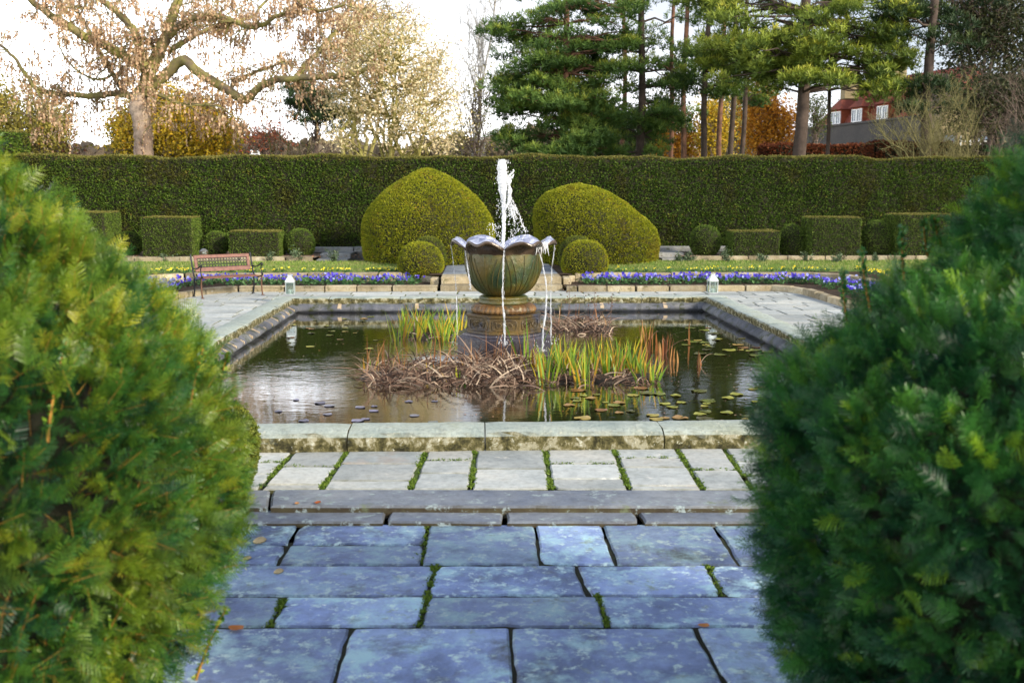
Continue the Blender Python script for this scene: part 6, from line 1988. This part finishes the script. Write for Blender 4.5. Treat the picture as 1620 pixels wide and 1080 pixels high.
# chimney
cc = PD(1342, 170, 84); mb = MB()
q0 = np.array([cc[0], cc[1], 0])
zc = EYE + (307 - 112) * 84 / 1592.0
box(mb, (q0[0] - .55, q0[1] - .5, zt + 2), (q0[0] + .55, q0[1] + .5, zc), bev=.03); box(mb, (q0[0] - .65, q0[1] - .6, zc + .003), (q0[0] + .65, q0[1] + .6, zc + .2), bev=.03)
ch = mb.build('chimney', M['buff'], parent=roof, origin=(q0[0], q0[1], zt)); ch.location = np.array((q0[0], q0[1], zt)) - np.array(HO)
for px in (1318, 1351, 1391):      # dormers: cheek faces us, window looks left
    best = min(np.linspace(.5, LH - .5, 200), key=lambda s: abs((lambda q: 810 + F * np.dot(q - CAM, rt) / np.dot(q - CAM, fw))(A + ux * s + [0, 0, zt + 1]) - px))
    w_ = .72
    d = MB(); s = best
    box(d, (s - w_, .35, zt + .02), (s + w_, 2.2, zt + 1.45), M=HT)
    dm = d.build('dormer', M['hung'], parent=house, origin=HO)
    d = MB(); V = HT([[s - w_ - .2, .1, zt + 1.453], [s + w_ + .2, .1, zt + 1.453], [s + w_ + .2, 3.2, zt + 1.453], [s - w_ - .2, 3.2, zt + 1.453], [s, .9, zt + 2.6], [s, 3.2, zt + 2.6]])
    d.add(V, [[0, 1, 4], [2, 3, 5], [0, 3, 2, 1]]); d.add(V, [[1, 2, 5, 4], [3, 0, 4, 5]])
    o_ = d.build('dormer_roof', M['redtile'], parent=dm, origin=HO); o_.location = (0, 0, 0)
    for j in (-1, 1):
        d = MB(); a0 = s + j * .35
        for lo, hi in (((a0 - .34, .26, zt + .20), (a0 - .26, .34, zt + 1.3)), ((a0 + .26, .26, zt + .20), (a0 + .34, .34, zt + 1.3)), ((a0 - .26, .27, zt + .20), (a0 + .26, .34, zt + .28)), ((a0 - .26, .27, zt + 1.22), (a0 + .26, .34, zt + 1.3)), ((a0 - .03, .28, zt + .28), (a0 + .03, .34, zt + 1.22))):
            box(d, lo, hi, M=HT)
        box(d, (a0 - .26, .31, zt + .28), (a0 - .03, .34, zt + 1.22), mat=1, M=HT); box(d, (a0 + .03, .31, zt + .28), (a0 + .26, .34, zt + 1.22), mat=1, M=HT)
        # side light so the cheek end shows white frame
        o_ = d.build('window', [M['paint'], M['darkglass']], parent=dm, origin=HO); o_.location = (0, 0, 0)
# nearer wing whose end wall faces the garden
wx = PD(1486, 200, 75); wx2 = PD(1800, 200, 75)
wing = empty('house_wing', (wx[0], wx[1], GZ), 'buff stone wing of the house with a dark tiled roof, behind the right-hand trees', 'house')
ze = EYE + (307 - 168) * 75 / 1592.0; zr = EYE + (307 - 108) * 75 / 1592.0
mb = MB(); box(mb, (wx[0], wx[1] - .4, 0), (wx2[0], wx[1] + 6, ze)); mb.build('wall', M['buff'], parent=wing, origin=tuple(wing.location))
mb = MB(); V = np.array([[wx[0] - .3, wx[1] - .8, ze + .003], [wx2[0], wx[1] - .8, ze + .003], [wx2[0], wx[1] + 8.4, ze + .003], [wx[0] - .3, wx[1] + 8.4, ze + .003], [wx[0] + 1.2, wx[1] + 3.8, zr], [wx2[0], wx[1] + 3.8, zr]])
mb.add(V, [[0, 1, 5, 4], [2, 3, 4, 5], [0, 3, 2, 1]]); mb.add(V, [[0, 4, 3], [1, 2, 5]])
mb.build('roof', M['browntile'], parent=wing, origin=tuple(wing.location))
mb = MB(); q = PD(1452, 105, 73); box(mb, (q[0] - .5, q[1] + 3, zr - 1.2), (q[0] + .5, q[1] + 4, zr + .9), bev=.04); mb.build('chimney', M['buff'], parent=wing, origin=tuple(wing.location))
for px in (1500, 1555, 1605):
    q = PD(px, 205, 75); mb = MB(); y_ = wx[1] - .42
    for lo, hi in (((q[0] - .55, y_ - .05, 4.6), (q[0] - .45, y_, 6.2)), ((q[0] + .45, y_ - .05, 4.6), (q[0] + .55, y_, 6.2)), ((q[0] - .45, y_ - .05, 4.6), (q[0] + .45, y_, 4.7)), ((q[0] - .45, y_ - .05, 6.1), (q[0] + .45, y_, 6.2)), ((q[0] - .03, y_ - .04, 4.7), (q[0] + .03, y_, 6.1))):
        box(mb, lo, hi)
    box(mb, (q[0] - .45, y_ - .02, 4.7), (q[0] - .03, y_ - .002, 6.1), mat=1); box(mb, (q[0] + .03, y_ - .02, 4.7), (q[0] + .45, y_ - .002, 6.1), mat=1)
    mb.build('window', [M['browntile'], M['darkglass']], parent=wing, origin=tuple(wing.location))
# white railing
a, b_ = PD(1519, 236, 50), PD(1566, 236, 50); z0_ = EYE + (307 - 240) * 50 / 1592; z1_ = EYE + (307 - 214) * 50 / 1592
ra = empty('white_railing', (a[0], a[1], z0_), 'thin white metal railing in front of the house wall', 'railing')
n = 4
for k in range(n):
    q = a + (b_ - a) * k / (n - 1); h = z1_ - (.3 if k % 3 else 0) * .8
    mb = MB(); tube(mb, np.array([[q[0], q[1], GZ], [q[0], q[1], h]]), .035, 6); mb.build('post', M['paint'], parent=ra, origin=tuple(ra.location))
mb = MB()
for f_ in (.25, .62): 
    z_ = z0_ + (z1_ - z0_) * f_; tube(mb, np.array([[a[0], a[1] - .04, z_], [b_[0], b_[1] - .04, z_]]), .025, 6)
mb.build('rail', M['paint'], parent=ra, origin=tuple(ra.location))
# summerhouse: only its roof shows above the hedge
M['slate'] = plain('slate_roof', (.09, .11, .16), .5, bump=.4)
q = PD(404, 252, 58); z_ = EYE + 55 * 58 / 1592; ap = EYE + 62 * 58 / 1592
sh = empty('summerhouse', (q[0], q[1], GZ), 'small white-ridged summerhouse roof with two ball finials peeping over the hedge', 'summerhouse')
so_ = tuple(sh.location); hw = .95; zb_ = z_ - .35
mb = MB(); V = np.array([[q[0] - hw, q[1] - hw, zb_], [q[0] + hw, q[1] - hw, zb_], [q[0] + hw, q[1] + hw, zb_], [q[0] - hw, q[1] + hw, zb_], [q[0] - .2, q[1], ap], [q[0] + .2, q[1], ap]])
mb.add(V, [[0, 1, 5, 4], [2, 3, 4, 5], [0, 3, 2, 1]]); mb.add(V, [[1, 2, 5], [3, 0, 4]]); mb.build('roof', M['slate'], parent=sh, origin=so_)
for i, j in ((0, 4), (1, 5), (2, 5), (3, 4), (4, 5)):
    mb = MB(); tube(mb, np.array([V[i], V[j]]) + [0, 0, .03], .05, 6); mb.build('ridge', M['paint'], parent=sh, origin=so_)
for i in (4, 5):
    mb = MB(); lathe(mb, [(.09, 0), (.05, .05), (.03, .09), (.06, .11), (.085, .16), (.08, .20), (.03, .235), (.002, .24)], V[i] + [0, 0, .03], 14); mb.build('finial', M['paint'], parent=sh, origin=so_)
for sx in (-1, 1):
    for sy_ in (-1, 1):
        mb = MB(); tube(mb, np.array([[q[0] + sx * hw * .9, q[1] + sy_ * hw * .9, GZ], [q[0] + sx * hw * .9, q[1] + sy_ * hw * .9, zb_]]), .06, 6); mb.build('post', M['paint'], parent=sh, origin=so_)

# beech and green hedges beyond
for (pa, pb, pt, D, mt, lab, sd_) in ((1212, 1400, 228, 46, 'l_copper', 'coppery beech hedge below the grey house wall, farther left part', 70), (1385, 1512, 226, 42, 'l_copper', 'coppery beech hedge between the dark pine and the green hedge', 71),
                                     (1516, 1700, 233, 40, 'l_dark', 'dark green clipped hedge below the white railing', 72)):
    a, b_ = PD(pa, 250, D), PD(pb, 250, D); tz = EYE + (307 - pt) * D / 1592
    clipped('beech_hedge' if mt == 'l_copper' else 'green_hedge', box_surf(a[0], b_[0], a[1], a[1] + 1.2, GZ, tz, .3, .1), [M[mt], M['twig_dark']], 260, .11, lab, 'hedge', ((a[0] + b_[0]) / 2, a[1] + .6, GZ), noise_amp=.12, noise_sc=1, jitter=.8, seed=sd_)
# a far wood closing the view
rs = np.random.RandomState(9); mb = MB()
n = 34000
px = rs.uniform(-500, 2100, n); D = rs.uniform(110, 150, n)
topy = 222 + 9 * np.sin(px * .013) + 6 * np.sin(px * .041 + 1) + 4 * np.sin(px * .11)
X = (px - 810) / F * D + .034 * D; Z = np.array([EYE + (307 - ty) * d / 1592 for ty, d in zip(topy, D)])
p = np.c_[X, D, GZ + (Z - GZ) * rs.rand(n) ** .8]
scatter(mb, *LEAF, p, randrot(n, rs), rs.uniform(.9, 2.0, n), 0, rs=rs)
mb.build('far_wood', M['l_greybrown'], kind='stuff', label='distant grey-brown wood closing the view')
